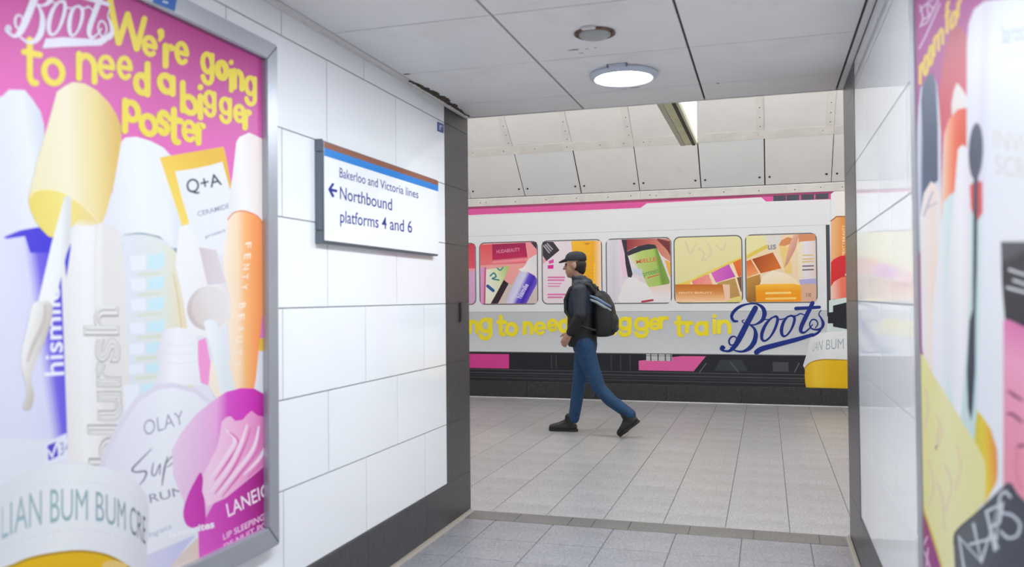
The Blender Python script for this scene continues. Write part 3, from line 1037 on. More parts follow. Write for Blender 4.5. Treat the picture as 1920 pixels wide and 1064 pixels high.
# yellow cap with its dripping wand
a = art('printed_wand_cap', 'big pale yellow cap with dripping wand')
a.poly(c1((430, 572), (480, 546), (560, 556), (640, 600), (715, 676), (768, 752), (802, 840), (806, 930), (760, 1200), (700, 1430), (680, 1480), (600, 1500), (300, 1480), (190, 1330), (196, 1270), (250, 1050), (330, 780), (376, 610)), [(0, (240, 230, 190)), (.35, (246, 238, 208)), (.7, (242, 222, 156)), (1, (226, 190, 104))], (c1.one(240, 1000), c1.one(780, 1080)))
a.poly(c2((188, 420), (192, 376), (232, 348), (310, 336), (400, 352), (480, 396), (560, 452), (645, 545), (520, 545), (468, 600), (350, 656), (300, 632), (240, 560), (206, 490)), [(0, (236, 216, 110)), (.5, (244, 226, 130)), (1, (240, 216, 150))], (c2.one(200, 450), c2.one(620, 500)), sm=3)
a.stroke(c2((196, 400), (232, 350), (310, 338), (400, 354), (480, 398), (560, 454), (645, 545)), 1.8, (250, 240, 190))
a.poly(c2((428, 386), (450, 378), (474, 400), (466, 700), (440, 770), (385, 1000), (350, 1110), (250, 1090), (280, 960), (340, 700)), [(0, (246, 246, 244)), (.6, (240, 242, 242)), (1, (222, 222, 220))], (c2.one(330, 800), c2.one(440, 810)))
a.poly(c3((212, 190), (262, 160), (328, 166), (350, 230), (310, 390), (236, 560), (204, 680), (224, 780), (208, 868), (176, 884), (150, 862), (178, 780), (168, 700), (138, 600), (142, 500), (176, 350)), [(0, (244, 242, 238)), (.5, (226, 220, 212)), (1, (190, 182, 172))], (c3.one(150, 500), c3.one(300, 540)), sm=4)
a.stroke(c3((300, 190), (290, 300), (220, 450), (180, 560)), [6, 9, 8, 4], (206, 198, 190))
a.build()
# body-cream jar in the corner
a = art('printed_cream_jar', 'white lidded jar with large teal capital letters')
a.poly(c4((-150, 620), (15, 522), (70, 478), (200, 412), (390, 380), (560, 378), (700, 400), (830, 448), (920, 508), (978, 596), (990, 700), (976, 920), (966, 1300), (-150, 1300)), [(0, (226, 228, 232)), (.4, (242, 243, 244)), (.8, (234, 235, 238)), (1, (222, 222, 228))], (c4.one(0, 700), c4.one(985, 700)))
a.poly(c4((-150, 1130), (50, 1066), (200, 1006), (400, 968), (560, 960), (700, 984), (800, 1030), (870, 1080), (880, 1300), (-150, 1300)), (234, 186, 18))
a.stroke(c4((-150, 1130), (50, 1066), (200, 1006), (400, 968), (560, 960), (700, 984), (800, 1030), (870, 1080)), 5, (186, 146, 30))


def arcpath(top, bot, u0=0.0, u1=1.0):
    T_, B_ = smooth(top, 12, False), smooth(bot, 12, False)
    def at(P, u):
        x = max(0, min(1, u))*(len(P)-1)
        i = min(int(x), len(P)-2)
        return Vector(P[i])*(1-(x-i))+Vector(P[i+1])*(x-i)
    def fn(u, v):
        b = at(B_, u0+(u1-u0)*u)
        tp = at(T_, u0+(u1-u0)*u)
        return b+(tp-b)*v
    return fn


jar_top = c4((10, 668), (135, 595), (265, 555), (395, 545), (525, 546), (648, 563), (762, 600), (845, 640), (912, 688), (965, 735))
jar_bot = c4((10, 880), (135, 820), (265, 785), (395, 762), (525, 750), (648, 758), (762, 790), (845, 828), (912, 868), (965, 915))
a.text('LIAN BUM BUM CRE', None, [(0, (158, 186, 190)), (.6, (150, 176, 184)), (1, (104, 106, 120))], 0.0, (c4.one(300, 700), c4.one(960, 760)), fn=arcpath(jar_top, jar_bot))
a.text('- - - - - - - - - - - - - - - - - - - - - - - - - - - -', None, (206, 210, 214), 0.0, fn=arcpath(c4((60, 560), (300, 490), (540, 478), (740, 505), (930, 590)), c4((60, 590), (300, 520), (540, 508), (740, 535), (930, 620))))
a.text('- - - - - - - - - - - - - - - - - - - - - - - - - - - -', None, (206, 210, 214), 0.0, fn=arcpath(c4((30, 900), (300, 822), (540, 792), (740, 830), (930, 890)), c4((30, 930), (300, 852), (540, 822), (740, 860), (930, 920))))
a.poly(c4((676, 1056), (700, 1024), (760, 1018), (800, 1030), (850, 1048), (830, 1085), (680, 1085)), (238, 200, 120))
a.build()
# headline lettering
a = art('printed_headline', 'yellow hand-cut headline lettering')
T1 = 42/3.546


def gl(ch, xl, xr, yt, yb, slope=0.28, th=None):
    p, q = c1.one(xl, yt), c1.one(xr, yb)
    a.glyph(ch, p[0], q[0], p[1], q[1], th or (9.2 if ch in 'eg' else T1), YEL, slope)


for p_, q_ in (((725, -20), (785, 285)), ((788, 285), (846, 95)), ((846, 95), (905, 325)), ((908, 325), (958, 125))):
    a.stroke(c1(p_, q_), 40/3.546, YEL, sm=False)
gl('e', 955, 1030, 240, 352)
a.stroke(c1((1066, 212), (1070, 240), (1058, 268)), [13, 11, 6], YEL)
gl('r', 1098, 1150, 305, 436)
gl('e', 1172, 1240, 280, 408)
gl('g', 1345, 1408, 350, 470)
gl('o', 1445, 1502, 410, 510)
gl('i', 1528, 1542, 470, 600, th=9)
gl('n', 1556, 1606, 470, 580, th=10)
gl('g', 1634, 1692, 510, 620, 0.22, 8.4)
gl('t', 158, 262, 345, 540, 0.2)
gl('o', 290, 412, 395, 545, 0.14)
gl('n', 522, 625, 360, 520, 0.24)
gl('e', 660, 748, 372, 505, 0.18)
gl('e', 788, 865, 378, 510, 0.2)
gl('d', 900, 978, 490, 605, 0.3)
gl('a', 1060, 1145, 490, 595, 0.35)
gl('b', 1212, 1300, 630, 735, 0.35, 11)
gl('i', 1322, 1336, 640, 780, th=11)
gl('g', 1362, 1422, 605, 700, 0.3, 8.4)
gl('g', 1466, 1526, 650, 745, 0.25, 8.4)
gl('e', 1560, 1618, 700, 800, 0.2, 8.4)
gl('r', 1626, 1660, 745, 850, 0.1, 11)
gl('p', 828, 915, 670, 785, 0.3)
gl('o', 938, 1030, 762, 880, 0.25)
gl('s', 1055, 1112, 745, 880, 0.2)
gl('t', 1128, 1198, 790, 935, 0.25)
gl('e', 1218, 1292, 805, 925, 0.2)
gl('r', 1316, 1352, 835, 950, 0.1)
a.build()
a = art('printed_logo', 'white script logo')


def lp(x, y):
    # the same logo, foreshortened by this wall
    return c1.one(375+0.935*(x-835), -606+1.405*y+0.363*x)


for pts, wd in LOGO_STROKES[:-2]:
    a.stroke([lp(*p) for p in pts], [q*0.34 for q in wd], (236, 232, 244))
a.poly(c1((278, 322), (300, 258), (420, 248), (640, 262), (690, 240), (742, 200), (715, 270), (670, 303), (420, 312)), (236, 232, 244))
a.build()
tb = thing('blue_plate', 'small blue plate fixed on top edge of left poster frame', 'plate', (XL+0.033, 2.12, 2.235))
PB = Plane(0, XL+0.0345, (1, 0, 0))
bm = bmesh.new()
ps = [PB.pt(*p) for p in ((288, -14), (333, -8), (328, 21), (288, 5))]
f_ = [bm.verts.new(p) for p in ps]
k_ = [bm.verts.new(p-Vector((0.003, 0, 0))) for p in ps]
bm.faces.new(f_)
bm.faces.new(k_)
for i in range(4):
    bm.faces.new((f_[i], f_[(i+1) % 4], k_[(i+1) % 4], k_[i]))
from_bm('plate', bm, mat('sign_blue', S(24, 92, 172), 0.4), tb)
Art('printed_mark', tb, PB, 0.0003).stroke([(306, 3), (314, 5)], 3, (230, 235, 240), sm=False).build()

# ------------------------------------------------------------------ direction sign on the left wall
t = thing('direction_sign', 'white direction sign with brown and blue stripes on left wall', 'sign', (XL, 3.65, 1.55))
SX = XL+0.037
box('case', XL+0.0005, SX-0.004, 3.024, 4.276, 1.552, 1.975, M_STEELD, t, 0.004)
box('face_plate', SX-0.0039, SX-0.001, 3.032, 4.273, 1.562, 1.970, mat('sign_white', (0.84, 0.85, 0.88), 0.25), t)
for z0, z1 in ((1.548, 1.600), (1.603, 1.925), (1.928, 1.979)):
    box('end_cap', XL+0.0006, SX-0.002, 3.016, 3.0238, z0, z1, M_STEELD, t, 0.002)
PS = Plane(0, SX-0.001, (1, 0, 0), (3.032, 4.273, 1.562, 1.970))
Art('brown_stripe', t, PS, 0.0002).wrect(3.0, 4.3, 1.944, 1.98, (150, 92, 70)).build()
Art('blue_stripe', t, PS, 0.0002).wrect(3.0, 4.3, 1.911, 1.944, (20, 134, 220)).build()
cs = crop(560, 240, 4.091)
NAVY = (44, 62, 150)


def words(line, q, off):
    full = text_mesh(line, off)[0]
    W0, W1 = min(v[0] for v in full), max(v[0] for v in full)
    done = ''
    for wd in line.split(' '):
        done += wd
        e1 = max(v[0] for v in text_mesh(done, off)[0])
        vs = text_mesh(wd, off)[0]
        e0 = e1-(max(v[0] for v in vs)-min(v[0] for v in vs))
        u0, u1 = (e0-W0)/(W1-W0), (e1-W0)/(W1-W0)
        L_ = lambda a_, b_, u: tuple(Vector(a_)*(1-u)+Vector(b_)*u)
        ar = Art('lettering', t, PS)
        ar.text(wd, [L_(q[0], q[1], u0), L_(q[0], q[1], u1), L_(q[2], q[3], u0), L_(q[2], q[3], u1)], NAVY, off)
        ar.build()
        done += ' '


words('Bakerloo and Victoria lines', [cs.one(313, 378), cs.one(918, 542), cs.one(313, 304), cs.one(918, 482)], 0.004)
words('Northbound', [cs.one(316, 545), cs.one(716, 634), cs.one(316, 450), cs.one(716, 545)], 0.006)
words('platforms 4 and 6', [cs.one(318, 724), cs.one(870, 806), cs.one(318, 632), cs.one(870, 716)], 0.006)
a = Art('arrow', t, PS, 0.0002)
a.stroke(cs((242, 474), (294, 486)), 5.2, (26, 44, 150), sm=False, cap=False)
a.stroke(cs((266, 426), (236, 472), (266, 530)), 4.6, (26, 44, 150), sm=False, cap=False)
a.build()

PW = Plane(0, XL+0.0012, (1, 0, 0))
tb = thing('blue_sticker', 'tiny blue sticker with a white mark high on the left wall', 'sticker', (XL, 4.43, 2.27))
bm = bmesh.new()
ps = [PW.pt(*p) for p in ((820, 228), (832, 233), (832, 250), (820, 246))]
f_ = [bm.verts.new(p) for p in ps]
k_ = [bm.verts.new(p-Vector((0.001, 0, 0))) for p in ps]
bm.faces.new(f_)
bm.faces.new(k_)
for i in range(4):
    bm.faces.new((f_[i], f_[(i+1) % 4], k_[(i+1) % 4], k_[i]))
from_bm('sheet', bm, mat('sticker_blue', S(58, 84, 150), 0.4), tb)
a = Art('printed_mark', tb, PW, 0.0003)
a.stroke([(825, 243), (825, 236), (829, 237)], 2.2, (200, 210, 230), sm=False)
a.build()

# black slotted plate on the dark border near the corner
tb = thing('slot_plate', 'narrow black slotted plate on the dark border slab of the left wall', 'plate', (XL+0.004, 4.72, 1.15))
pa, pb = PW.pt(860.2, 567), PW.pt(863.8, 604)
box('plate', XL+0.0022, XL+0.012, pa.y, pb.y, pb.z, pa.z, M_SCREW, tb, 0.003)
box('slot', XL+0.0121, XL+0.0135, pa.y+0.008, pb.y-0.008, pb.z+0.03, pa.z-0.03, mat('slot_black', (0.008, 0.008, 0.009), 0.3), tb)

# ------------------------------------------------------------------ right poster
t = thing('poster', 'large framed poster of oversized cosmetics seen edge-on, right wall', 'poster', (XR, 1.93, 0.41))
frame(t, XR-0.0005, -1, 0.0145, 1.24, 2.615, 1.30, 2.535, 0.411, 2.273, 0.489, 2.204)
PR = Plane(0, XR-0.010, (-1, 0, 0), (1.29, 2.545, 0.48, 2.212), 0.80)
box('backing', XR-0.0098, XR-0.0008, 1.29, 2.545, 0.48, 2.212, M_STEELD, t)
c6, c7, c8 = crop(1580, 0, 2.956), crop(1580, 340, 2.956), crop(1580, 700, 2.9235)
Art('sheet', t, PR, 0.0).wrect(1.29, 2.545, 0.48, 2.212, (176, 58, 142)).build()


def art(name, label=None):
    return Art(name, t, PR, 0.0, label)


EX = 1190                      # beyond the picture's right edge, in crop units
a = art('printed_lettering', 'yellow hand-cut lettering')
def gr(ch, xl, xr, yt, yb, slope=-1.6, th=5.5):
    p, q = c6.one(xl, yt), c6.one(xr, yb)
    a.glyph(ch, p[0], q[0], p[1], q[1], th, (240, 206, 70), slope)
gr('r', 430, 444, 368, 462)
gr('o', 450, 474, 330, 430)
gr('o', 478, 500, 275, 375)
gr('m', 508, 556, 215, 310, -1.4, 5)
gr('f', 572, 592, 90, 190, -1.5)
gr('o', 600, 630, 95, 175)
gr('r', 640, 660, 20, 90)
a.build()
a = art('printed_logo', 'pale script logo')
for p in ([(430, 30), (445, 100), (430, 150)], [(430, 60), (470, 20), (500, 60), (450, 110)], [(480, 100), (470, 20), (500, 0)], [(440, 140), (470, 120), (500, 60), (530, 0)], [(425, 270), (470, 180), (540, 20)]):
    a.stroke(c6(*p), 3.2, (222, 196, 226))
a.build()
a = art('printed_tube', 'navy tube with pale edges')
a.poly(c6((416, 700), (420, 600), (432, 490), (470, 424), (500, 402), (524, 470), (545, 700), (548, 1400), (416, 1400)), [(0, (226, 228, 238)), (.2, (200, 206, 222)), (.32, (76, 92, 124)), (.6, (70, 86, 116)), (.75, (190, 200, 220)), (1, (228, 230, 240))], (c6.one(408, 800), c6.one(548, 800)))
a.poly(c6((436, 560), (446, 470), (475, 425), (502, 404), (518, 470), (528, 700), (530, 1000), (470, 1050), (452, 900)), (72, 88, 116))
a.build()
a = art('printed_disc', 'red disc with orange tube')
a.poly(c6((536, 560), (548, 400), (575, 250), (605, 170), (635, 140), (670, 170), (700, 240), (720, 500), (705, 780), (640, 850), (570, 870), (548, 760)), [(0, (188, 62, 92)), (.5, (212, 66, 88)), (1, (216, 84, 108))], (c6.one(620, 150), c6.one(620, 800)), sm=3)
a.poly(c6((604, 575), (618, 500), (635, 458), (662, 490), (690, 540), (690, 620), (606, 640)), (240, 234, 228))
a.poly(c6((548, 1064), (556, 860), (562, 750), (590, 660), (640, 606), (690, 596), (700, 900), (640, 1100), (600, 1260), (548, 1260)), [(0, (250, 214, 190)), (.35, (252, 150, 110)), (.6, (242, 96, 62)), (1, (226, 72, 48))], (c6.one(556, 850), c6.one(690, 850)))
a.build()
a = art('printed_sunscreen', 'white bottle with blue and tan lettering')
a.poly(c6((686, 1400), (690, 240), (700, 130), (730, 50), (790, 5), (EX, -40), (EX, 3000), (700, 3000)), [(0, (232, 230, 240)), (.2, (236, 234, 244)), (.35, (226, 222, 238)), (.5, (236, 238, 246)), (1, (238, 240, 244))], (c6.one(690, 500), c6.one(1000, 500)))
a.text('laroche', [c6.one(886, 246), c6.one(1080, 208), c6.one(884, 140), c6.one(1080, 92)], (170, 186, 232), 0.004)
a.text('ph', [c6.one(890, 316), c6.one(975, 318), c6.one(888, 266), c6.one(973, 262)], (212, 220, 240))
a.text('INVISI', [c6.one(836, 818), c6.one(1080, 870), c6.one(836, 716), c6.one(1080, 756)], (228, 218, 212), -0.004)
a.text('SCREEN', [c6.one(848, 960), c6.one(1180, 1030), c6.one(848, 862), c6.one(1180, 900)], (224, 214, 210), -0.004)
a.build()
a = art('printed_tubes', 'white and mint tubes')
a.poly(c7((441, 920), (434, 500), (430, 200), (450, 70), (490, 0), (520, 20), (545, 80), (552, 700), (560, 1400), (470, 1100)), [(0, (236, 234, 238)), (.4, (246, 232, 224)), (.7, (246, 226, 214)), (1, (240, 238, 240))], (c7.one(425, 500), c7.one(555, 500)))
a.poly(c7((500, 700), (560, 120), (590, 80), (620, 60), (640, 400), (650, 1500), (500, 1500)), [(0, (240, 240, 244)), (.55, (214, 236, 234)), (1, (230, 226, 238))], (c7.one(540, 500), c7.one(640, 500)))
a.poly(c6((618, 1100), (640, 830), (665, 802), (700, 826), (716, 920), (722, 1300), (715, 2100), (640, 2400), (560, 1900), (585, 1500)), [(0, (236, 236, 242)), (.5, (248, 246, 248)), (1, (236, 226, 236))], (c6.one(600, 1300), c6.one(720, 1300)))
a.stroke(c7((452, 190), (480, 110), (500, 60)), 4, (190, 188, 200))
a.stroke(c7((470, 150), (520, 120)), 3, (190, 188, 200), sm=False)
a.poly(c7((715, 0), (775, 0), (776, 160), (765, 420), (752, 900), (735, 1500), (640, 1500), (690, 900), (708, 500)), [(0, (206, 226, 226)), (.5, (190, 226, 222)), (1, (214, 236, 234))], (c7.one(700, 500), c7.one(775, 500)))
a.poly(c6((706, 1030), (740, 1000), (776, 1010), (776, 1180), (740, 1240), (712, 1150)), (226, 74, 84))
a.build()
a = art('printed_brush', 'black cosmetic brush with long stem')
a.poly(ell(c6.one(740, 838), 13.5, 53, 2), [(0, (60, 70, 96)), (1, (74, 84, 108))], (c6.one(700, 800), c6.one(780, 800)))
a.poly(c6((728, 980), (752, 980), (746, 1500), (738, 1740), (736, 2060), (724, 2260), (712, 2340), (696, 2260), (690, 2060), (704, 1780), (722, 1720)), (56, 64, 84))
a.build()
a = art('printed_black_box', 'black box with white lines of text above a pink bottle')
a.poly(c7((878, 335), (EX, 335), (EX, 1000), (900, 760), (884, 560)), [(0, (84, 88, 96)), (.22, (78, 82, 90)), (.3, (40, 44, 58)), (1, (36, 40, 54))], (c7.one(900, 336), c7.one(920, 760)))
for (x, y, w_) in ((925, 490, 90), (950, 550, 90), (915, 590, 110)):
    a.stroke(c7((x, y), (x+w_, y+30)), 5, (214, 216, 224), sm=False)
a.poly(c7((893, 770), (930, 770), (EX, 900), (EX, 1900), (930, 1950), (892, 1700)), [(0, (226, 120, 176)), (.3, (242, 164, 196)), (1, (238, 148, 172))], (c7.one(940, 780), c7.one(940, 1500)))
for p in ([(905, 95), (940, 120), (985, 150)], [(900, 228), (930, 225), (985, 270)], [(955, 410), (975, 398), (1000, 400)]):
    a.stroke(c8(*p), [2, 6, 4], (112, 44, 80))
a.stroke(c8((962, 430), (950, 500), (965, 590), (990, 640)), 2, (206, 92, 130))
a.build()
a = art('printed_gold_bottle', 'amber bottle shoulder')
a.poly(c8((738, 205), (770, 240), (815, 310), (848, 420), (852, 540), (846, 600), (780, 720), (700, 640), (722, 380)), [(0, (214, 204, 60)), (.5, (236, 206, 50)), (.85, (238, 160, 52)), (1, (226, 120, 60))], (c8.one(730, 450), c8.one(850, 440)))
a.build()
a = art('printed_yellow_bag', 'pale yellow sachet corner')
a.poly(c8((405, 720), (430, 740), (470, 830), (510, 960), (560, 1300), (405, 1300)), [(0, (196, 60, 60)), (.4, (160, 50, 110)), (1, (150, 44, 130))], (c8.one(430, 740), c8.one(500, 1064)))
for p in ([(440, 960), (465, 900)], [(460, 1060), (470, 960)], [(480, 1064), (450, 980)]):
    a.stroke(c8(*p), 3, (230, 190, 226), sm=False)
a.poly(c8((405, -120), (440, -100), (500, 10), (630, 222), (740, 400), (776, 470), (786, 520), (785, 690), (640, 900), (640, 1400), (600, 1400), (540, 1064), (470, 820), (405, 690)), [(0, (236, 228, 150)), (.5, (240, 234, 178)), (1, (232, 226, 156))], (c8.one(430, 300), c8.one(780, 500)))
a.stroke(c8((428, 712), (470, 820), (545, 1064)), 4, (222, 190, 70))
for p in ([(455, 90), (470, 200), (450, 300)], [(520, 240), (545, 330), (510, 420), (530, 300)], [(470, 480), (500, 600), (480, 720)], [(560, 500), (600, 620), (560, 760)], [(630, 400), (650, 520), (620, 640)], [(520, 600), (550, 700), (560, 860)]):
    a.stroke(c8(*p), 4.5, (236, 214, 178))
a.build()
a = art('printed_compact', 'black compact with overlapping silver letters')
a.poly(c8((608, 900), (616, 872), (640, 848), (760, 740), (905, 602), (930, 606), (960, 660), (EX, 900), (EX, 1500), (640, 1500)), [(0, (84, 90, 100)), (.5, (66, 74, 88)), (1, (52, 60, 78))], (c8.one(700, 760), c8.one(900, 1064)))
a.stroke(c8((612, 940), (630, 862), (760, 748), (905, 606)), 3, (40, 44, 52))
SV = (206, 212, 220)
for p in ([(668, 1080), (640, 900), (762, 1036), (720, 830)], [(762, 1036), (862, 716), (836, 972)], [(700, 940), (850, 900)], [(790, 760), (836, 966)], [(790, 760), (880, 716), (862, 820), (810, 850)], [(812, 850), (852, 960)]):
    a.stroke(c8(*p), 5.2, SV, sm=False)
a.stroke(c8((922, 680), (890, 650), (862, 690), (870, 760), (930, 780), (975, 830), (960, 890), (910, 905), (870, 870)), 5.2, SV)
a.build()

# ------------------------------------------------------------------ train picture on the far wall
t = thing('train_mural', 'wall-wide printed picture of a white and pink train on the far wall', 'poster', (-2.5, YF, 0.217))
PT = Plane(1, YF-0.003, (0, -1, 0), (-6.5, 1.6, 0.218, 2.536), 0.92)
box('vinyl', -6.5, 1.6, YF-0.0028, YF-0.0005, 0.218, 2.536, mat('vinyl_back', (0.5, 0.5, 0.5), 0.5), t)


def art(name, label=None):
    return Art(name, t, PT, 0.0, label)


PINK = (226, 92, 160)
a = Art('pink_ground', t, PT, 0.0)
a.wrect(-6.5, 1.6, 0.218, 2.536, (218, 78, 152))
a.wrect(-6.5, 1.6, 2.505, 2.536, (150, 50, 96))
a.build()
a = art('train_side', 'pale grey train body with thin panel lines')
a._fill([PT.world(*p) for p in ((-6.5, 0.60), (0.735, 0.60), (0.735, 2.442), (0.01, 2.446), (-0.045, 2.50), (-1.42, 2.484), (-1.50, 2.43), (-6.5, 2.42))], (228, 230, 233))
a._fill([PT.world(*p) for p in ((-6.5, 2.395), (-1.5, 2.415), (-0.03, 2.43), (-0.03, 2.434), (-1.5, 2.42), (-6.5, 2.40))], (206, 212, 214))
a.wrect(-6.5, 0.68, 2.136, 2.143, (196, 200, 204))
a.wrect(-6.5, 0.68, 1.122, 1.130, (158, 162, 168))
a.wrect(-6.5, 0.68, 0.60, 1.120, [(0, (196, 199, 204)), (.35, (200, 203, 208)), (1, (218, 221, 224))], ((900, 592), (900, 660)))
a.wrect(-6.5, 0.735, 0.594, 0.604, (120, 118, 124))
for x0 in (0.094, 0.245, 0.41, 0.57):
    a.wrect(x0, min(x0+0.145, 0.724), 2.446, 2.512, (56, 60, 74))
a.wrect(0.680, 0.722, 1.06, 2.142, (62, 64, 72))
a.wrect(0.735, 0.745, 0.60, 2.44, (206, 208, 212))
a.build()
a = art('undercarriage', 'dark underside of the train with pink panels')
a.wrect(-6.5, 1.6, 0.218, 0.594, (30, 33, 38))
a.wrect(-6.5, -3.25, 0.382, 0.570, (214, 66, 148))
a.wrect(-2.19, -2.08, 0.388, 0.508, (206, 84, 152))
a._fill([PT.world(*p) for p in ((-1.545, 0.388), (-0.87, 0.388), (-0.72, 0.574), (-1.0, 0.574), (-1.545, 0.508))], (228, 100, 166))
a.wrect(-1.45, -1.13, 0.510, 0.592, (196, 200, 202))
for x in (-1.40, -1.31, -1.22, -1.15):
    a.wrect(x, x+0.014, 0.510, 0.592, (70, 72, 76))
a.wrect(-1.45, -1.13, 0.570, 0.576, (70, 72, 76))
for x in (-2.68, -2.62, -1.9, -1.78, -1.66):
    a.wrect(x, x+0.014, 0.39, 0.57, (62, 66, 70))
a.wrect(-6.5, 1.6, 0.218, 0.372, (36, 35, 41))
for z, h_, c_ in ((0.362, 0.008, (88, 86, 92)), (0.318, 0.012, (80, 79, 85)), (0.288, 0.008, (62, 61, 66)), (0.255, 0.010, (74, 73, 78))):
    a.wrect(-6.5, 0.42, z, z+h_, c_)
a._fill([PT.world(*p) for p in ((-0.62, 0.40), (-0.22, 0.40), (-0.30, 0.535), (-0.55, 0.535))], (52, 56, 64))
for p, q in (((1370, 680), (1384, 698)), ((1498, 682), (1490, 698)), ((1312, 698), (1324, 682))):
    a.stroke([p, q], 2.2, (90, 92, 96), sm=False)
a.wrect(0.06, 0.24, 0.40, 0.515, (70, 72, 78))
a.build()

WZ0, WZ1 = 1.230, 2.046
WIN = [(-6.22, -5.40), (-5.365, -4.545), (-4.51, -3.705), (-3.648, -2.848), (-2.788, -2.0), (-1.943, -1.127), (-1.09, -0.277), (-0.236, 0.573)]


def window(i, base):
    x0, x1 = WIN[i]
    w_ = Art('train_window', t, PT)
    w_.wrect(x0-0.006, x1+0.006, WZ0-0.008, WZ1+0.008, (96, 98, 104), r=0.075)
    w_.wrect(x0+0.008, x1-0.008, WZ0+0.006, WZ1-0.006, base, r=0.065)
    o = w_.build()
    pl = Plane(1, YF-0.003, (0, -1, 0), (x0+0.010, x1-0.010, WZ0+0.008, WZ1-0.008), 0.92)
    pl.k = PT.k
    return Art('window_print', o, pl)


def close_window(a):
    o = a.build()
    o.matrix_parent_inverse = Matrix.Identity(4)
    PT.k = max(PT.k, a.pl.k)


for i in (0, 1):
    a = window(i, (222, 168, 206))
    x0, x1 = WIN[i]
    a.wrect(x0, x1, 1.72, 2.046, (206, 70, 96))
    close_window(a)
a = window(2, (218, 168, 208))
a.wrect(-4.6, -3.6, 1.70, 2.06, [(0, (206, 62, 84)), (1, (222, 84, 104))], ((892, 470), (880, 500)))
a.wrect(-4.6, -3.6, 1.67, 1.71, (240, 160, 170))
close_window(a)
k = crop(880, 440, 7.6)
a = window(3, (238, 164, 160))
a.poly(k((140, 470), (250, 460), (238, 1000), (140, 1000)), (224, 158, 206))
a.poly(k((215, 470), (240, 470), (230, 1000), (205, 1000)), (206, 96, 130))
a.poly(k((130, 150), (330, 140), (335, 430), (130, 445)), [(0, (226, 84, 92)), (1, (232, 120, 124))], (k.one(200, 150), k.one(200, 440)))
a.poly(k((326, 140), (800, 118), (832, 340), (800, 410), (330, 432)), [(0, (150, 16, 78)), (.7, (190, 28, 84)), (.82, (244, 150, 160)), (1, (226, 96, 110))], (k.one(500, 130), k.one(520, 430)))
a.text('HUDABEAUTY', [k.one(390, 270), k.one(724, 236), k.one(388, 222), k.one(720, 188)], (226, 150, 180), 0.012)
a.poly(k((800, 110), (990, 110), (990, 300), (850, 350)), (240, 150, 158))
a.poly(k((870, 110), (990, 110), (990, 240), (930, 180)), (60, 36, 60))
a.poly(k((240, 500), (400, 478), (570, 448), (500, 620), (400, 820), (290, 1000), (228, 1000)), [(0, (238, 240, 226)), (.5, (226, 232, 190)), (1, (170, 206, 116))], (k.one(250, 600), k.one(540, 520)))
a.stroke(k((300, 590), (350, 550), (380, 600), (330, 630), (420, 650)), 3, (70, 140, 150))
a.stroke(k((400, 480), (440, 510), (480, 470)), 3, (90, 150, 150))
a.stroke(k((262, 735), (340, 800)), 6, (44, 92, 150), sm=False)
a.poly(k((408, 1000), (560, 700), (600, 720), (720, 540), (990, 640), (990, 1010)), (212, 196, 190))
a.poly(k((492, 648), (560, 702), (400, 1000), (300, 1000)), (44, 30, 40))
a.poly(k((712, 540), (760, 520), (840, 540), (930, 590), (970, 650), (960, 710), (800, 1010), (500, 1010), (600, 780)), [(0, (210, 206, 240)), (.3, (222, 218, 246)), (.5, (96, 70, 206)), (.75, (60, 32, 170)), (1, (110, 90, 210))], (k.one(620, 740), k.one(880, 870)))
a.poly(k((700, 500), (770, 470), (800, 430), (850, 345), (990, 262), (990, 660), (930, 580), (840, 532), (740, 530)), [(0, (244, 240, 240)), (1, (222, 220, 226))], (k.one(760, 480), k.one(980, 420)))
a.text('hismile', [k.one(740, 915), k.one(846, 720), k.one(668, 892), k.one(790, 690)], (236, 232, 250), 0.02)
close_window(a)
a = window(4, (234, 222, 230))
a.poly(k((1450, 90), (1900, 90), (1890, 500), (1850, 1000), (1560, 1000), (1480, 400)), [(0, (246, 190, 50)), (.7, (240, 172, 16)), (1, (252, 224, 190))], (k.one(1480, 400), k.one(1890, 400)))
a.poly(k((1625, 125), (1730, 122), (1680, 150)), (196, 136, 20))
for i in range(7):
    a.stroke(k((1780, 420+50*i), (1790, 440+50*i)), 3.5, (250, 200, 60), sm=False)
a.poly(k((1020, 100), (1195, 105), (1286, 226), (1100, 380), (1020, 268)), (52, 44, 54))
for i in range(3):
    a.stroke(k((1060+26*i, 160-14*i), (1140+22*i, 262-26*i)), 2.4, (176, 172, 180), sm=False)
a.poly(k((1030, 300), (1100, 378), (1060, 420), (1030, 400)), (226, 170, 180))
a.poly(k((1128, 380), (1200, 350), (1204, 404), (1140, 420)), (226, 70, 160))
a.poly(k((1118, 440), (1200, 432), (1198, 488), (1118, 490)), (214, 40, 144))
for i, (y, w_) in enumerate(((612, 230), (652, 220), (700, 180), (738, 160), (856, 250), (896, 200))):
    a.stroke(k((1125, y), (1125+w_, y)), 3.2 if i in (0, 1, 4, 5) else 2, (222, 120, 176), sm=False)
close_window(a)
k = crop(1120, 430, 6.65)
a = window(5, (230, 218, 228))
a.poly(k((110, 130), (290, 130), (310, 600), (300, 930), (110, 930)), [(0, (222, 220, 228)), (.5, (214, 212, 222)), (1, (232, 222, 232))], (k.one(130, 500), k.one(300, 500)))
a.poly(k((280, 130), (310, 130), (380, 560), (330, 620), (280, 400)), (236, 206, 222))
a.poly(k((360, 120), (930, 120), (930, 420), (800, 330), (720, 200), (480, 220), (370, 280)), [(0, (150, 50, 60)), (.5, (190, 100, 90)), (1, (214, 140, 120))], (k.one(400, 150), k.one(900, 260)))
for i in range(6):
    a.stroke(k((760+26*i, 130+6*i), (930, 300+34*i-18*i)), 4, (116, 44, 46), sm=False)
a.poly(k((840, 380), (930, 420), (930, 640), (890, 560)), (240, 180, 70))
a.poly(k((366, 286), (440, 244), (520, 210), (640, 186), (720, 196), (745, 236), (560, 268), (384, 334)), (44, 42, 54))
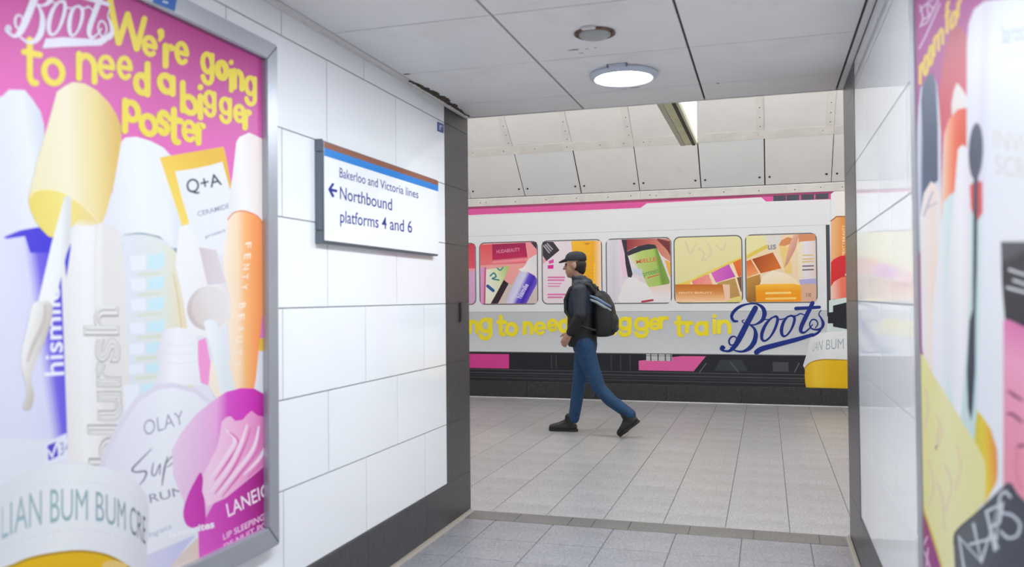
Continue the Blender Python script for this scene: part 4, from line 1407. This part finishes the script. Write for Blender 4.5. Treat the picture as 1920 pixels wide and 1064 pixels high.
a.poly(k((386, 334), (560, 268), (745, 236), (905, 660), (890, 690), (640, 730), (560, 560)), [(0, (216, 224, 180)), (.25, (186, 206, 120)), (.7, (168, 196, 98)), (.8, (112, 150, 60)), (1, (134, 168, 76))], (k.one(440, 480), k.one(850, 400)))
a.text('MIELLE', [k.one(490, 430), k.one(738, 398), k.one(482, 390), k.one(730, 346)], (214, 110, 70), 0.02)
a.text('protein', [k.one(580, 590), k.one(770, 540), k.one(560, 530), k.one(750, 480)], (110, 150, 90), 0.02)
a.stroke(k((630, 608), (770, 566)), 2.4, (196, 120, 80), sm=False)
a.poly(k((300, 130), (368, 130), (372, 300), (400, 400), (440, 560), (425, 604), (380, 596), (352, 440), (340, 300)), (44, 40, 54))
a.poly(k((430, 480), (560, 500), (560, 590), (450, 560)), (206, 214, 228))
a.poly(k((620, 730), (905, 680), (930, 690), (930, 930), (640, 930)), [(0, (238, 214, 200)), (1, (238, 234, 236))], (k.one(700, 700), k.one(720, 860)))
a.poly(k((290, 930), (300, 760), (340, 650), (400, 610), (480, 602), (530, 650), (600, 680), (660, 750), (700, 930)), (238, 236, 238), sm=3)
a.stroke(k((560, 906), (690, 886)), 4, (180, 60, 80), sm=False)
close_window(a)
a = window(6, (232, 226, 170))
a.poly(k((1030, 700), (1150, 660), (1700, 400), (1830, 330), (1830, 940), (1030, 940)), (238, 204, 90))
a.poly(k((1160, 660), (1830, 360), (1830, 940), (1180, 940)), (246, 226, 190))
for pts, col_ in (([(1175, 646), (1388, 560), (1440, 690), (1195, 700)], [(0, (238, 130, 130)), (1, (246, 160, 150))]),
                  ([(1418, 548), (1640, 436), (1722, 594), (1480, 668)], [(0, (226, 110, 200)), (1, (190, 80, 190))]),
                  ([(1688, 408), (1830, 350), (1830, 580), (1760, 594)], [(0, (236, 120, 50)), (1, (220, 100, 40))]),
                  ([(1490, 672), (1716, 612), (1790, 860), (1640, 880)], [(0, (196, 158, 90)), (1, (184, 140, 80))]),
                  ([(1740, 606), (1830, 580), (1830, 800), (1790, 780)], [(0, (130, 84, 70)), (1, (120, 70, 60))])):
    a.poly(k(*pts), col_, (k.one(*pts[0]), k.one(*pts[2])))
a.stroke(k((1020, 690), (1150, 650), (1830, 340)), 3.4, (240, 214, 90), sm=False)
a.poly(k((1600, 880), (1830, 820), (1830, 940), (1600, 940)), (228, 214, 120))
a.poly(k((960, 690), (1650, 690), (1655, 880), (1640, 900), (960, 910)), [(0, (196, 112, 30)), (.4, (214, 136, 62)), (.75, (238, 180, 126)), (1, (246, 206, 166))], (k.one(1300, 690), k.one(1300, 900)))
a.poly(k((1560, 690), (1650, 690), (1655, 880), (1600, 900)), (244, 204, 176))
a.text('FENTY BEAUTY', [k.one(1016, 806), k.one(1436, 804), k.one(1016, 784), k.one(1436, 782)], (250, 216, 170), 0.02)
for p in ([(1100, 160), (1160, 300), (1220, 200)], [(1260, 240), (1330, 300), (1300, 400)], [(1380, 180), (1420, 300), (1340, 390)], [(1480, 200), (1560, 260), (1600, 180)]):
    a.stroke(k(*p), 4, (226, 214, 176))
close_window(a)
k = crop(1230, 350, 4.255)
a = window(7, (240, 216, 180))
a.poly(k((700, 380), (880, 380), (895, 460), (700, 570)), (234, 228, 170))
a.poly(k((700, 560), (890, 458), (895, 488), (700, 592)), (228, 202, 80))
a.poly(k((870, 380), (1010, 380), (980, 470), (930, 520), (890, 490)), (226, 220, 214))
a.text('us', [k.one(892, 504), k.one(960, 498), k.one(890, 452), k.one(958, 446)], (150, 150, 150), 0.03)
a.poly(k((700, 606), (756, 582), (820, 692), (700, 736)), [(0, (220, 104, 40)), (1, (244, 160, 104))], (k.one(740, 590), k.one(780, 720)))
a.poly(k((766, 580), (932, 526), (1002, 652), (836, 694)), [(0, (160, 72, 24)), (1, (212, 110, 40))], (k.one(790, 580), k.one(950, 660)))
a.poly(k((940, 530), (975, 540), (1030, 690), (1004, 660)), (246, 222, 190))
a.poly(k((700, 740), (830, 700), (840, 780), (800, 930), (700, 930)), [(0, (190, 140, 60)), (1, (150, 100, 40))], (k.one(720, 760), k.one(780, 900)))
a.poly(k((978, 472), (1000, 430), (1050, 404), (1086, 412), (1070, 460), (1010, 480)), (214, 140, 90))
a.poly(k((980, 470), (1060, 480), (1090, 700), (1030, 690)), (236, 206, 130))
a.poly(k((1020, 650), (1060, 480), (1098, 384), (1142, 384), (1112, 500), (1050, 620)), [(0, (226, 170, 150)), (1, (200, 140, 120))], (k.one(1050, 520), k.one(1100, 540)))
a.poly(k((1136, 380), (1300, 376), (1300, 440), (1140, 450)), (214, 140, 100))
a.poly(k((1128, 470), (1150, 440), (1300, 430), (1300, 740), (1140, 760)), [(0, (240, 226, 190)), (.4, (234, 226, 236)), (1, (226, 206, 190))], (k.one(1140, 600), k.one(1290, 600)))
for y in (550, 580, 602, 636, 666):
    a.stroke(k((1172, y), (1255, y-3)), 2.6, (226, 196, 130) if y < 620 else (110, 96, 110), sm=False)
a.poly(k((1140, 744), (1300, 732), (1300, 776), (1150, 780)), (176, 170, 220))
a.poly(k((1150, 780), (1300, 776), (1300, 930), (1160, 930)), (220, 176, 150))
a.text('110', [k.one(1196, 880), k.one(1236, 880), k.one(1196, 852), k.one(1236, 852)], (120, 90, 84), 0.02)
a.poly(k((826, 790), (850, 720), (930, 672), (1020, 690), (1110, 736), (1146, 790)), [(0, (248, 236, 214)), (1, (250, 226, 186))], (k.one(960, 680), k.one(980, 790)))
a.poly(k((794, 790), (850, 780), (1100, 776), (1154, 790), (1160, 930), (800, 930)), [(0, (250, 190, 60)), (.4, (244, 160, 10)), (1, (240, 148, 8))], (k.one(960, 780), k.one(960, 920)))
a.stroke(k((880, 852), (1070, 848)), 4, (252, 214, 130), sm=False)
a.stroke(k((880, 896), (1110, 892)), 4, (252, 206, 110), sm=False)
close_window(a)

# oversized products printed beside the train's end
k = crop(1230, 350, 4.255)
a = art('printed_lipstick', 'orange lipstick case with cream cap')
a.poly(k((1395, 60), (1420, 40), (1960, 10), (1960, 240), (1545, 236), (1440, 238), (1395, 276)), [(0, (230, 232, 236)), (.4, (240, 232, 226)), (.6, (240, 214, 190)), (1, (236, 206, 180))], (k.one(1400, 150), k.one(1640, 150)))
a.poly(k((1395, 276), (1440, 240), (1500, 236), (1700, 236), (1700, 700), (1395, 700)), [(0, (234, 188, 140)), (.3, (228, 150, 70)), (.7, (214, 126, 44)), (1, (200, 110, 40))], (k.one(1395, 400), k.one(1680, 400)))
a.stroke(k((1395, 276), (1440, 240), (1700, 236)), 2, (150, 84, 50), sm=False)
for ch, y in zip('YTUAEBYTNEF', (318, 340, 362, 384, 408, 432, 456, 480, 504, 526, 548)):
    a.text(ch, [k.one(1504, y+9), k.one(1504, y-9), k.one(1486, y+9), k.one(1486, y-9)], (250, 226, 190), 0.02)
a.build()
a = art('printed_red_pot', 'red pot with coral cream')
a.poly(k((1395, 606), (1420, 580), (1470, 554), (1600, 540), (1900, 600), (1900, 900), (1395, 900)), [(0, (214, 40, 48)), (1, (196, 30, 44))], (k.one(1395, 650), k.one(1600, 650)))
a.poly(k((1395, 800), (1420, 760), (1480, 724), (1560, 714), (1800, 740), (1800, 900), (1395, 900)), [(0, (248, 206, 190)), (.4, (236, 120, 96)), (1, (224, 96, 74))], (k.one(1400, 840), k.one(1600, 830)))
a.poly(k((1505, 708), (1530, 664), (1580, 650), (1600, 720), (1540, 730)), (244, 226, 220))
a.poly(k((1380, 910), (1560, 878), (1900, 860), (1900, 1300), (1380, 1300)), (212, 228, 224))
a.build()
k = crop(1230, 540, 3.918)
a = art('printed_coupler', 'black train coupler')
a.poly(k((1262, 182), (1300, 178), (1300, 262), (1262, 262)), (26, 26, 34))
a.poly(k((1300, 132), (1445, 96), (1560, 90), (1650, 130), (1660, 280), (1560, 318), (1445, 312), (1300, 286)), (26, 27, 40))
a.build()
a = art('printed_cream_jar', 'yellow jar with white lid and teal letters')
a.poly(k((1094, 600), (1080, 572), (1096, 520), (1112, 470), (1130, 385), (1150, 344), (1200, 332), (1430, 312), (1700, 330), (1740, 400), (1790, 600), (1790, 640), (1094, 640)), [(0, (222, 224, 228)), (.25, (240, 241, 243)), (.7, (232, 233, 236)), (1, (220, 220, 226))], (k.one(1090, 450), k.one(1790, 450)))
a.poly(k((1092, 640), (1100, 575), (1140, 545), (1240, 526), (1430, 532), (1640, 545), (1770, 600), (1775, 740), (1104, 740), (1096, 700)), [(0, (222, 176, 20)), (.12, (242, 204, 60)), (.3, (236, 190, 16)), (1, (216, 168, 10))], (k.one(1094, 640), k.one(1770, 640)))
a.stroke(k((1094, 590), (1140, 548), (1240, 528), (1430, 534)), 2.2, (176, 140, 20))
a.text('ILIAN BUM BUM', None, (166, 182, 190), 0.0, fn=arcpath(k((1160, 405), (1200, 390), (1300, 378), (1420, 374), (1530, 384)), k((1146, 470), (1190, 460), (1300, 452), (1420, 448), (1530, 458))))
a.build()
# slogan and logo on the train's flank
k1 = crop(870, 420, 4.092)
a = art('printed_slogan', 'yellow hand-cut lettering along the train')
YT = (244, 226, 46)


def gt(kk, ch, xl, xr, yt, yb, slope=0.0, th=7.6):
    th = 6.3 if ch == 'e' else th
    p, q = kk.one(xl, yt), kk.one(xr, yb)
    a.glyph(ch, p[0], q[0], p[1], q[1], th, YT, slope)


gt(k1, 'i', 0, 14, 745, 830)
gt(k1, 'n', 45, 100, 752, 830)
gt(k1, 'g', 125, 203, 735, 825)
gt(k1, 't', 262, 318, 755, 850)
gt(k1, 'o', 328, 402, 768, 852)
gt(k1, 'n', 466, 520, 762, 840)
gt(k1, 'e', 550, 618, 760, 842)
gt(k1, 'e', 648, 712, 740, 818)
gt(k1, 'd', 735, 800, 745, 825)
gt(k1, 'a', 880, 950, 750, 830)
gt(k1, 'b', 1045, 1120, 745, 830)
gt(k1, 'i', 1145, 1165, 735, 840)
gt(k1, 'g', 1196, 1272, 728, 806)
gt(k1, 'g', 1318, 1402, 728, 812)
gt(k1, 'e', 1428, 1500, 732, 806)
k3 = crop(1230, 540, 3.918)
gt(k3, 'r', 34, 90, 222, 292)
gt(k3, 't', 148, 206, 258, 350)
gt(k3, 'r', 228, 272, 258, 322)
gt(k3, 'a', 296, 372, 258, 340)
gt(k3, 'i', 420, 438, 245, 328)
gt(k3, 'n', 464, 540, 248, 328)
a.build()
a = art('printed_logo', 'navy blue script logo')
logo(a, lambda x, y: k3.one(x, y), (12, 40, 128), 1/3.918)
a.build()

# ------------------------------------------------------------------ light box hung across the cross passage
Y1, xa, xb, zb = 7.25, -0.690, -0.548, 2.612
t = thing('light_box', 'hanging light box with white lit side and olive underside', 'sign', (-0.62, 6.4, zb))
box('body', xa+0.02, xb-0.012, 5.55, Y1, zb+0.012, 3.25, mat('light_box_grey', (0.33, 0.33, 0.31), 0.4, 0.3), t)
box('lit_face', xb-0.0118, xb-0.002, 5.555, Y1-0.002, zb+0.045, 3.245, mat('lit_face_white', (0.85, 0.86, 0.88), 0.4, emit=((0.95, 0.97, 1.0), 0.55)), t)
box('lower_lens', xa+0.04, xb-0.045, 5.56, Y1-0.006, zb+0.002, zb+0.0118, mat('olive_lens', (0.50, 0.50, 0.29), 0.35, noise=(4, 0.2)), t)
box('side_rail', xa, xa+0.038, 5.55, Y1, zb, zb+0.03, mat('rail_grey_green', (0.45, 0.46, 0.40), 0.4, 0.2), t)
box('dark_rail', xb-0.043, xb-0.020, 5.55, Y1, zb-0.002, zb+0.0115, mat('rail_dark', (0.05, 0.045, 0.03), 0.7, noise=(60, 0.6)), t)
box('edge_rail', xb-0.019, xb, 5.55, Y1+0.001, zb+0.004, zb+0.044, mat('rail_cream', (0.66, 0.66, 0.50), 0.5), t)
for y in (5.8, 7.0):
    bm = bmesh.new()
    bm_cyl(bm, (-0.62, y, 3.25), 'z', 0.012, 0.012, 0.80, 10)
    from_bm('hanger', bm, M_STEELD, t)

# ------------------------------------------------------------------ person walking towards the left (-x)
PY = 7.87


def tube(bm, pts, rad, n=16, flat=None):
    """tapered tube through pts; flat = (axis vector, factor) squeezes the section along that axis; ends rounded"""
    P = [Vector(p) for p in pts]
    # rounded ends
    d0, d1 = (P[0]-P[1]).normalized(), (P[-1]-P[-2]).normalized()
    P = [P[0]+d0*rad[0]*0.85, P[0]+d0*rad[0]*0.5]+P+[P[-1]+d1*rad[-1]*0.5, P[-1]+d1*rad[-1]*0.85]
    R = [rad[0]*0.45, rad[0]*0.85]+list(rad)+[rad[-1]*0.85, rad[-1]*0.45]
    rings = []
    for i, p in enumerate(P):
        d = (P[min(i+1, len(P)-1)]-P[max(i-1, 0)]).normalized()
        t_ = Vector((0, 1, 0)) if abs(d.y) < 0.85 else Vector((1, 0, 0))
        a_ = d.cross(t_).normalized()
        b_ = d.cross(a_)
        rg = []
        for k in range(n):
            q = 2*math.pi*k/n
            o = (a_*math.cos(q)+b_*math.sin(q))*R[i]
            if flat:
                ax = Vector(flat[0]).normalized()
                o -= ax*o.dot(ax)*(1-flat[1])
            rg.append(bm.verts.new(p+o))
        rings.append(rg)
    for A, B in zip(rings, rings[1:]):
        for k in range(n):
            j = (k+1) % n
            bm.faces.new((A[k], A[j], B[j], B[k]))
    bm.faces.new(rings[0][::-1])
    bm.faces.new(rings[-1])


def stack(bm, rows, n=24, p=2.3):
    """superellipse rings: (x, y, z, rx, ry)"""
    rings = []
    for (x, y, z, rx, ry) in rows:
        rg = []
        for k in range(n):
            q = 2*math.pi*k/n
            c_, s_ = math.cos(q), math.sin(q)
            rg.append(bm.verts.new((x+rx*math.copysign(abs(c_)**(2/p), c_), y+ry*math.copysign(abs(s_)**(2/p), s_), z)))
        rings.append(rg)
    for A, B in zip(rings, rings[1:]):
        for k in range(n):
            j = (k+1) % n
            bm.faces.new((A[k], A[j], B[j], B[k]))
    bm.faces.new(rings[0][::-1])
    bm.faces.new(rings[-1])


def ball(bm, c, rx, ry, rz, rot=None):
    m = Matrix.Translation(c)
    if rot:
        m = m @ rot
    m = m @ Matrix.Diagonal((rx, ry, rz, 1))
    bmesh.ops.create_uvsphere(bm, u_segments=20, v_segments=14, radius=1, matrix=m)


def melt(name, bm, m, parent, voxel=0.01, it=4):
    """fuse overlapping volumes into one continuous smooth surface"""
    bmesh.ops.recalc_face_normals(bm, faces=bm.faces)
    me = bpy.data.meshes.new(name)
    bm.to_mesh(me)
    bm.free()
    o = bpy.data.objects.new(name, me)
    COL.objects.link(o)
    r = o.modifiers.new('r', 'REMESH')
    r.mode = 'VOXEL'
    r.voxel_size = voxel
    s_ = o.modifiers.new('s', 'SMOOTH')
    s_.factor = 0.5
    s_.iterations = it
    dg = bpy.context.evaluated_depsgraph_get()
    me2 = bpy.data.meshes.new_from_object(o.evaluated_get(dg))
    me2.name = name
    bpy.data.objects.remove(o)
    bpy.data.meshes.remove(me)
    for p in me2.polygons:
        p.use_smooth = True
    return mesh_obj(name, me2, m, parent)


M_SKIN = mat('skin', (0.42, 0.24, 0.17), 0.5, noise=(30, 0.06))
M_JACKET = mat('navy_jacket', (0.010, 0.018, 0.034), 0.55, noise=(14, 0.3), bump=(22, 0.5))
M_JACKET2 = mat('black_jacket_panel', (0.006, 0.007, 0.010), 0.6, bump=(22, 0.5))
M_JEANS = mat('blue_denim', (0.010, 0.050, 0.125), 0.8, noise=(40, 0.25), bump=(18, 0.4))
M_SHOE = mat('black_shoe', (0.010, 0.010, 0.012), 0.5)
M_SOLE = mat('black_sole', (0.016, 0.016, 0.017), 0.7)
M_CAP = mat('dark_cap', (0.012, 0.016, 0.026), 0.7)
M_BAG = mat('black_backpack_cloth', (0.009, 0.010, 0.012), 0.6, bump=(60, 0.4))
M_HAIR = mat('dark_hair', (0.012, 0.009, 0.008), 0.6)

person = thing('person', 'person in dark jacket, blue jeans and cap striding left past the train picture', 'person', (-1.70, PY, 0.0))
LY, RY = PY-0.10, PY+0.085          # near (left) and far (right) leg
# joints
hipN, kneeN, ankN = (-1.672, LY, 0.86), (-1.530, LY-0.01, 0.455), (-1.225, LY-0.045, 0.215)
hipF, kneeF, ankF = (-1.695, RY, 0.86), (-1.765, RY, 0.465), (-1.822, RY, 0.100)
shN, elN, wrN = (-1.690, PY-0.185, 1.385), (-1.672, PY-0.245, 1.135), (-1.772, PY-0.225, 0.985)
shF, elF, wrF = (-1.690, PY+0.185, 1.385), (-1.660, PY+0.235, 1.120), (-1.680, PY+0.215, 0.880)


def hand(bm, w_, e_, curl, side):
    """palm and five unequal, slightly curled fingers continuing the forearm from wrist w_"""
    w_, e_ = Vector(w_), Vector(e_)
    d = (w_-e_).normalized()
    out = Vector((0, side, 0))
    fw = d.cross(out).normalized()
    if fw.x > 0:
        fw = -fw
    pc = w_+d*0.045
    tube(bm, [w_-d*0.02, w_+d*0.02, w_+d*0.05, w_+d*0.085], [0.023, 0.028, 0.036, 0.036], 14, (out, 0.5))
    inn = -out
    for i, (off, L) in enumerate(((-0.029, 0.060), (-0.010, 0.078), (0.010, 0.083), (0.029, 0.074))):
        b0 = w_+d*0.085-fw*off
        p1 = b0+d*L*0.42+inn*0.004
        d2 = (d*math.cos(curl)+inn*math.sin(curl)).normalized()
        p2 = p1+d2*L*0.36
        d3 = (d*math.cos(curl*1.9)+inn*math.sin(curl*1.9)).normalized()
        p3 = p2+d3*L*0.30
        tube(bm, [b0-d*0.015, b0, p1, p2, p3], [0.0095, 0.0095, 0.009, 0.0085, 0.0072], 10)
    b0 = w_+d*0.030+fw*0.026
    p1 = b0+d*0.028+fw*0.026+inn*0.006
    p2 = p1+d*0.034+fw*0.008+inn*0.010
    tube(bm, [b0-d*0.01, b0, p1, p2], [0.012, 0.012, 0.0105, 0.0085], 10)


bm = bmesh.new()
# head with face, facing -x, tipped a little forward
HC = Vector((-1.772, PY, 1.628))
ball(bm, HC+Vector((0.008, 0, 0.020)), 0.096, 0.077, 0.105)
ball(bm, HC+Vector((-0.022, 0, -0.045)), 0.070, 0.062, 0.085)
ball(bm, HC+Vector((-0.050, 0, -0.102)), 0.034, 0.034, 0.024)
tube(bm, [HC+Vector((-0.088, 0, 0.012)), HC+Vector((-0.102, 0, -0.020)), HC+Vector((-0.110, 0, -0.036))], [0.009, 0.012, 0.014], 10)
ball(bm, HC+Vector((-0.086, 0, -0.066)), 0.012, 0.024, 0.006)
ball(bm, HC+Vector((-0.083, 0, -0.080)), 0.012, 0.021, 0.006)
for s in (-1, 1):
    ball(bm, HC+Vector((-0.072, s*0.034, 0.018)), 0.022, 0.020, 0.010)
    ball(bm, HC+Vector((0.012, s*0.078, -0.012)), 0.020, 0.009, 0.032)
tube(bm, [HC+Vector((0.012, 0, -0.05)), (-1.742, PY, 1.50), (-1.722, PY, 1.42)], [0.056, 0.055, 0.066], 16)
stack(bm, [(-1.680, PY, 0.80, 0.08, 0.12), (-1.685, PY, 0.90, 0.105, 0.15), (-1.690, PY, 1.05, 0.09, 0.13), (-1.700, PY, 1.22, 0.105, 0.15), (-1.702, PY, 1.36, 0.095, 0.165), (-1.712, PY, 1.44, 0.06, 0.09)])
for sh, el, wr, sd in ((shN, elN, wrN, -1), (shF, elF, wrF, 1)):
    tube(bm, [sh, el, wr], [0.048, 0.038, 0.026], 14)
    hand(bm, wr, el, 0.45, sd)
for hp, kn, an in ((hipN, kneeN, ankN), (hipF, kneeF, ankF)):
    tube(bm, [hp, kn, an], [0.075, 0.047, 0.033], 14)
tube(bm, [ankF, (-1.85, RY, 0.055), (-1.97, RY, 0.040)], [0.033, 0.035, 0.028], 12)
tube(bm, [ankN, (-1.235, LY-0.045, 0.125), (-1.275, LY-0.05, 0.075)], [0.033, 0.035, 0.028], 12)
melt('body', bm, M_SKIN, person, 0.0065, 3)
for s in (-1, 1):
    bm = bmesh.new()
    ball(bm, HC+Vector((-0.0815, s*0.032, 0.010)), 0.012, 0.012, 0.010)
    e_ = from_bm('eye', bm, mat('eye_dark', (0.03, 0.022, 0.018), 0.25), person, True)
# hair below the cap
bm = bmesh.new()
ball(bm, HC+Vector((0.030, 0, 0.000)), 0.082, 0.080, 0.080)
ball(bm, HC+Vector((0.055, 0, -0.040)), 0.050, 0.062, 0.060)
melt('hair', bm, M_HAIR, person, 0.008, 3)
# cap with a short peak
bm = bmesh.new()
stack(bm, [(HC.x+0.006, PY, HC.z+0.040, 0.107, 0.087), (HC.x+0.008, PY, HC.z+0.070, 0.106, 0.087), (HC.x+0.010, PY, HC.z+0.100, 0.095, 0.079), (HC.x+0.010, PY, HC.z+0.124, 0.066, 0.056), (HC.x+0.010, PY, HC.z+0.133, 0.02, 0.02)], 28, 2.0)
tube(bm, [(HC.x-0.070, PY, HC.z+0.052), (HC.x-0.105, PY, HC.z+0.042), (HC.x-0.128, PY, HC.z+0.034)], [0.066, 0.056, 0.040], 16, ((0.15, 0, 1), 0.10))
melt('cap', bm, M_CAP, person, 0.006, 3)
# jacket: trunk, hood collar and sleeves, ending above the hips
bm = bmesh.new()
stack(bm, [(-1.708, PY, 0.838, 0.128, 0.172), (-1.708, PY, 0.87, 0.138, 0.180), (-1.708, PY, 0.98, 0.140, 0.180), (-1.706, PY, 1.12, 0.138, 0.182), (-1.706, PY, 1.26, 0.142, 0.190), (-1.704, PY, 1.36, 0.124, 0.186), (-1.712, PY, 1.425, 0.090, 0.135), (-1.728, PY, 1.475, 0.074, 0.085), (-1.738, PY, 1.525, 0.072, 0.080)], 28)
for sh, el, wr in ((shN, elN, wrN), (shF, elF, wrF)):
    tube(bm, [sh, el, wr], [0.074, 0.062, 0.044], 18)
ball(bm, (-1.655, PY, 1.455), 0.055, 0.085, 0.045)
jk = melt('jacket', bm, M_JACKET, person, 0.011, 5)
jk.data.materials.append(M_JACKET2)
for p in jk.data.polygons:
    if p.center.z < 1.16:
        p.material_index = 1
# jeans
bm = bmesh.new()
stack(bm, [(-1.682, PY, 0.79, 0.105, 0.150), (-1.684, PY, 0.86, 0.118, 0.158), (-1.690, PY, 0.93, 0.115, 0.155)], 24)
tube(bm, [hipN, (-1.615, LY, 0.66), kneeN, (-1.42, LY-0.03, 0.345), ankN], [0.102, 0.088, 0.068, 0.062, 0.054], 18)
tube(bm, [hipF, (-1.725, RY, 0.67), kneeF, (-1.795, RY, 0.27), (-1.820, RY, 0.125)], [0.102, 0.088, 0.066, 0.060, 0.054], 18)
melt('jeans', bm, M_JEANS, person, 0.010, 4)


def shoe(heel, toe, up):
    """boot from heel to toe, sole away from up"""
    heel, toe, up = Vector(heel), Vector(toe), Vector(up).normalized()
    d = (toe-heel).normalized()
    up = (up-d*up.dot(d)).normalized()
    L = (toe-heel).length
    P = lambda a, h: heel+d*(a*L)+up*h
    bm = bmesh.new()
    tube(bm, [P(0.14, 0.045), P(0.40, 0.045), P(0.68, 0.038), P(0.90, 0.032)], [0.042, 0.044, 0.046, 0.034], 16)
    tube(bm, [P(0.20, 0.05), P(0.24, 0.10), P(0.27, 0.135)], [0.044, 0.046, 0.048], 16)
    tube(bm, [P(0.34, 0.09), P(0.52, 0.065), P(0.70, 0.045)], [0.036, 0.036, 0.034], 14)
    o = melt('shoe', bm, M_SHOE, person, 0.007, 3)
    bm = bmesh.new()
    out = []
    y_ = up.cross(d)
    for a, wd in ((-0.01, 0.022), (0.03, 0.034), (0.15, 0.041), (0.38, 0.038), (0.66, 0.047), (0.86, 0.043), (0.97, 0.028), (1.0, 0.012)):
        out.append((a, wd))
    top, bot = [], []
    loop = [(a, wd) for a, wd in out]+[(a, -wd) for a, wd in out[::-1]]
    for a, wd in loop:
        c_ = P(a, 0)+y_*wd
        bot.append(bm.verts.new(c_))
        top.append(bm.verts.new(c_+up*0.024))
    bm.faces.new(bot[::-1])
    bm.faces.new(top)
    for i in range(len(loop)):
        j = (i+1) % len(loop)
        bm.faces.new((bot[i], bot[j], top[j], top[i]))
    s_ = from_bm('sole', bm, M_SOLE, None)
    s_.parent = o
    return o


shoe((-1.785, RY, 0.001), (-2.070, RY, 0.001), (0, 0, 1))
shoe((-1.140, LY-0.045, 0.150), (-1.325, LY-0.05, 0.003), (-0.55, 0, 1))
# backpack
bag = thing('backpack', 'black backpack with pale blue stripe worn by the walking person', 'backpack', (-1.49, PY, 0.93))
bm = bmesh.new()
stack(bm, [(-1.500, PY, 0.935, 0.055, 0.110), (-1.488, PY, 0.955, 0.088, 0.138), (-1.478, PY, 1.02, 0.103, 0.148), (-1.480, PY, 1.12, 0.102, 0.150), (-1.492, PY, 1.24, 0.092, 0.148), (-1.515, PY, 1.33, 0.068, 0.132), (-1.535, PY, 1.375, 0.036, 0.090)], 28, 3.0)
melt('main_compartment', bm, M_BAG, bag, 0.010, 5)
bm = bmesh.new()
stack(bm, [(-1.398, PY, 0.975, 0.020, 0.095), (-1.392, PY, 1.00, 0.030, 0.110), (-1.392, PY, 1.10, 0.032, 0.112), (-1.402, PY, 1.15, 0.022, 0.10)], 24, 3.0)
melt('front_pocket', bm, M_BAG, bag, 0.009, 3)
M_STRIPE = mat('pale_blue_stripe', (0.14, 0.23, 0.38), 0.5)
M_STRIPE2 = mat('grey_white_stripe', (0.34, 0.37, 0.42), 0.5)
for dz, m_ in ((0.0, M_STRIPE), (-0.035, M_STRIPE2)):
    bm = bmesh.new()
    pts = [(-1.590, PY-0.150, 1.325+dz), (-1.530, PY-0.152, 1.300+dz), (-1.470, PY-0.150, 1.262+dz), (-1.408, PY-0.120, 1.225+dz)]
    tube(bm, pts, [0.010, 0.014, 0.014, 0.010], 10, ((0, 1, 0), 0.5))
    from_bm('stripe', bm, m_, bag, True)
for s in (-1, 1):
    bm = bmesh.new()
    tube(bm, [(-1.545, PY+s*0.085, 1.340), (-1.610, PY+s*0.110, 1.425), (-1.700, PY+s*0.120, 1.452), (-1.790, PY+s*0.118, 1.395), (-1.842, PY+s*0.112, 1.29), (-1.840, PY+s*0.125, 1.18), (-1.76, PY+s*0.185, 1.08), (-1.62, PY+s*0.185, 1.02), (-1.55, PY+s*0.13, 1.00)],
         [0.018, 0.022, 0.024, 0.024, 0.022, 0.018, 0.012, 0.012, 0.012], 10)
    from_bm('strap', bm, M_BAG, bag, True)
bm = bmesh.new()
tube(bm, [(-1.560, PY-0.035, 1.372), (-1.556, PY-0.025, 1.400), (-1.552, PY, 1.412), (-1.556, PY+0.025, 1.400), (-1.560, PY+0.035, 1.372)], [0.008]*5, 8)
from_bm('carry_loop', bm, M_BAG, bag, True)
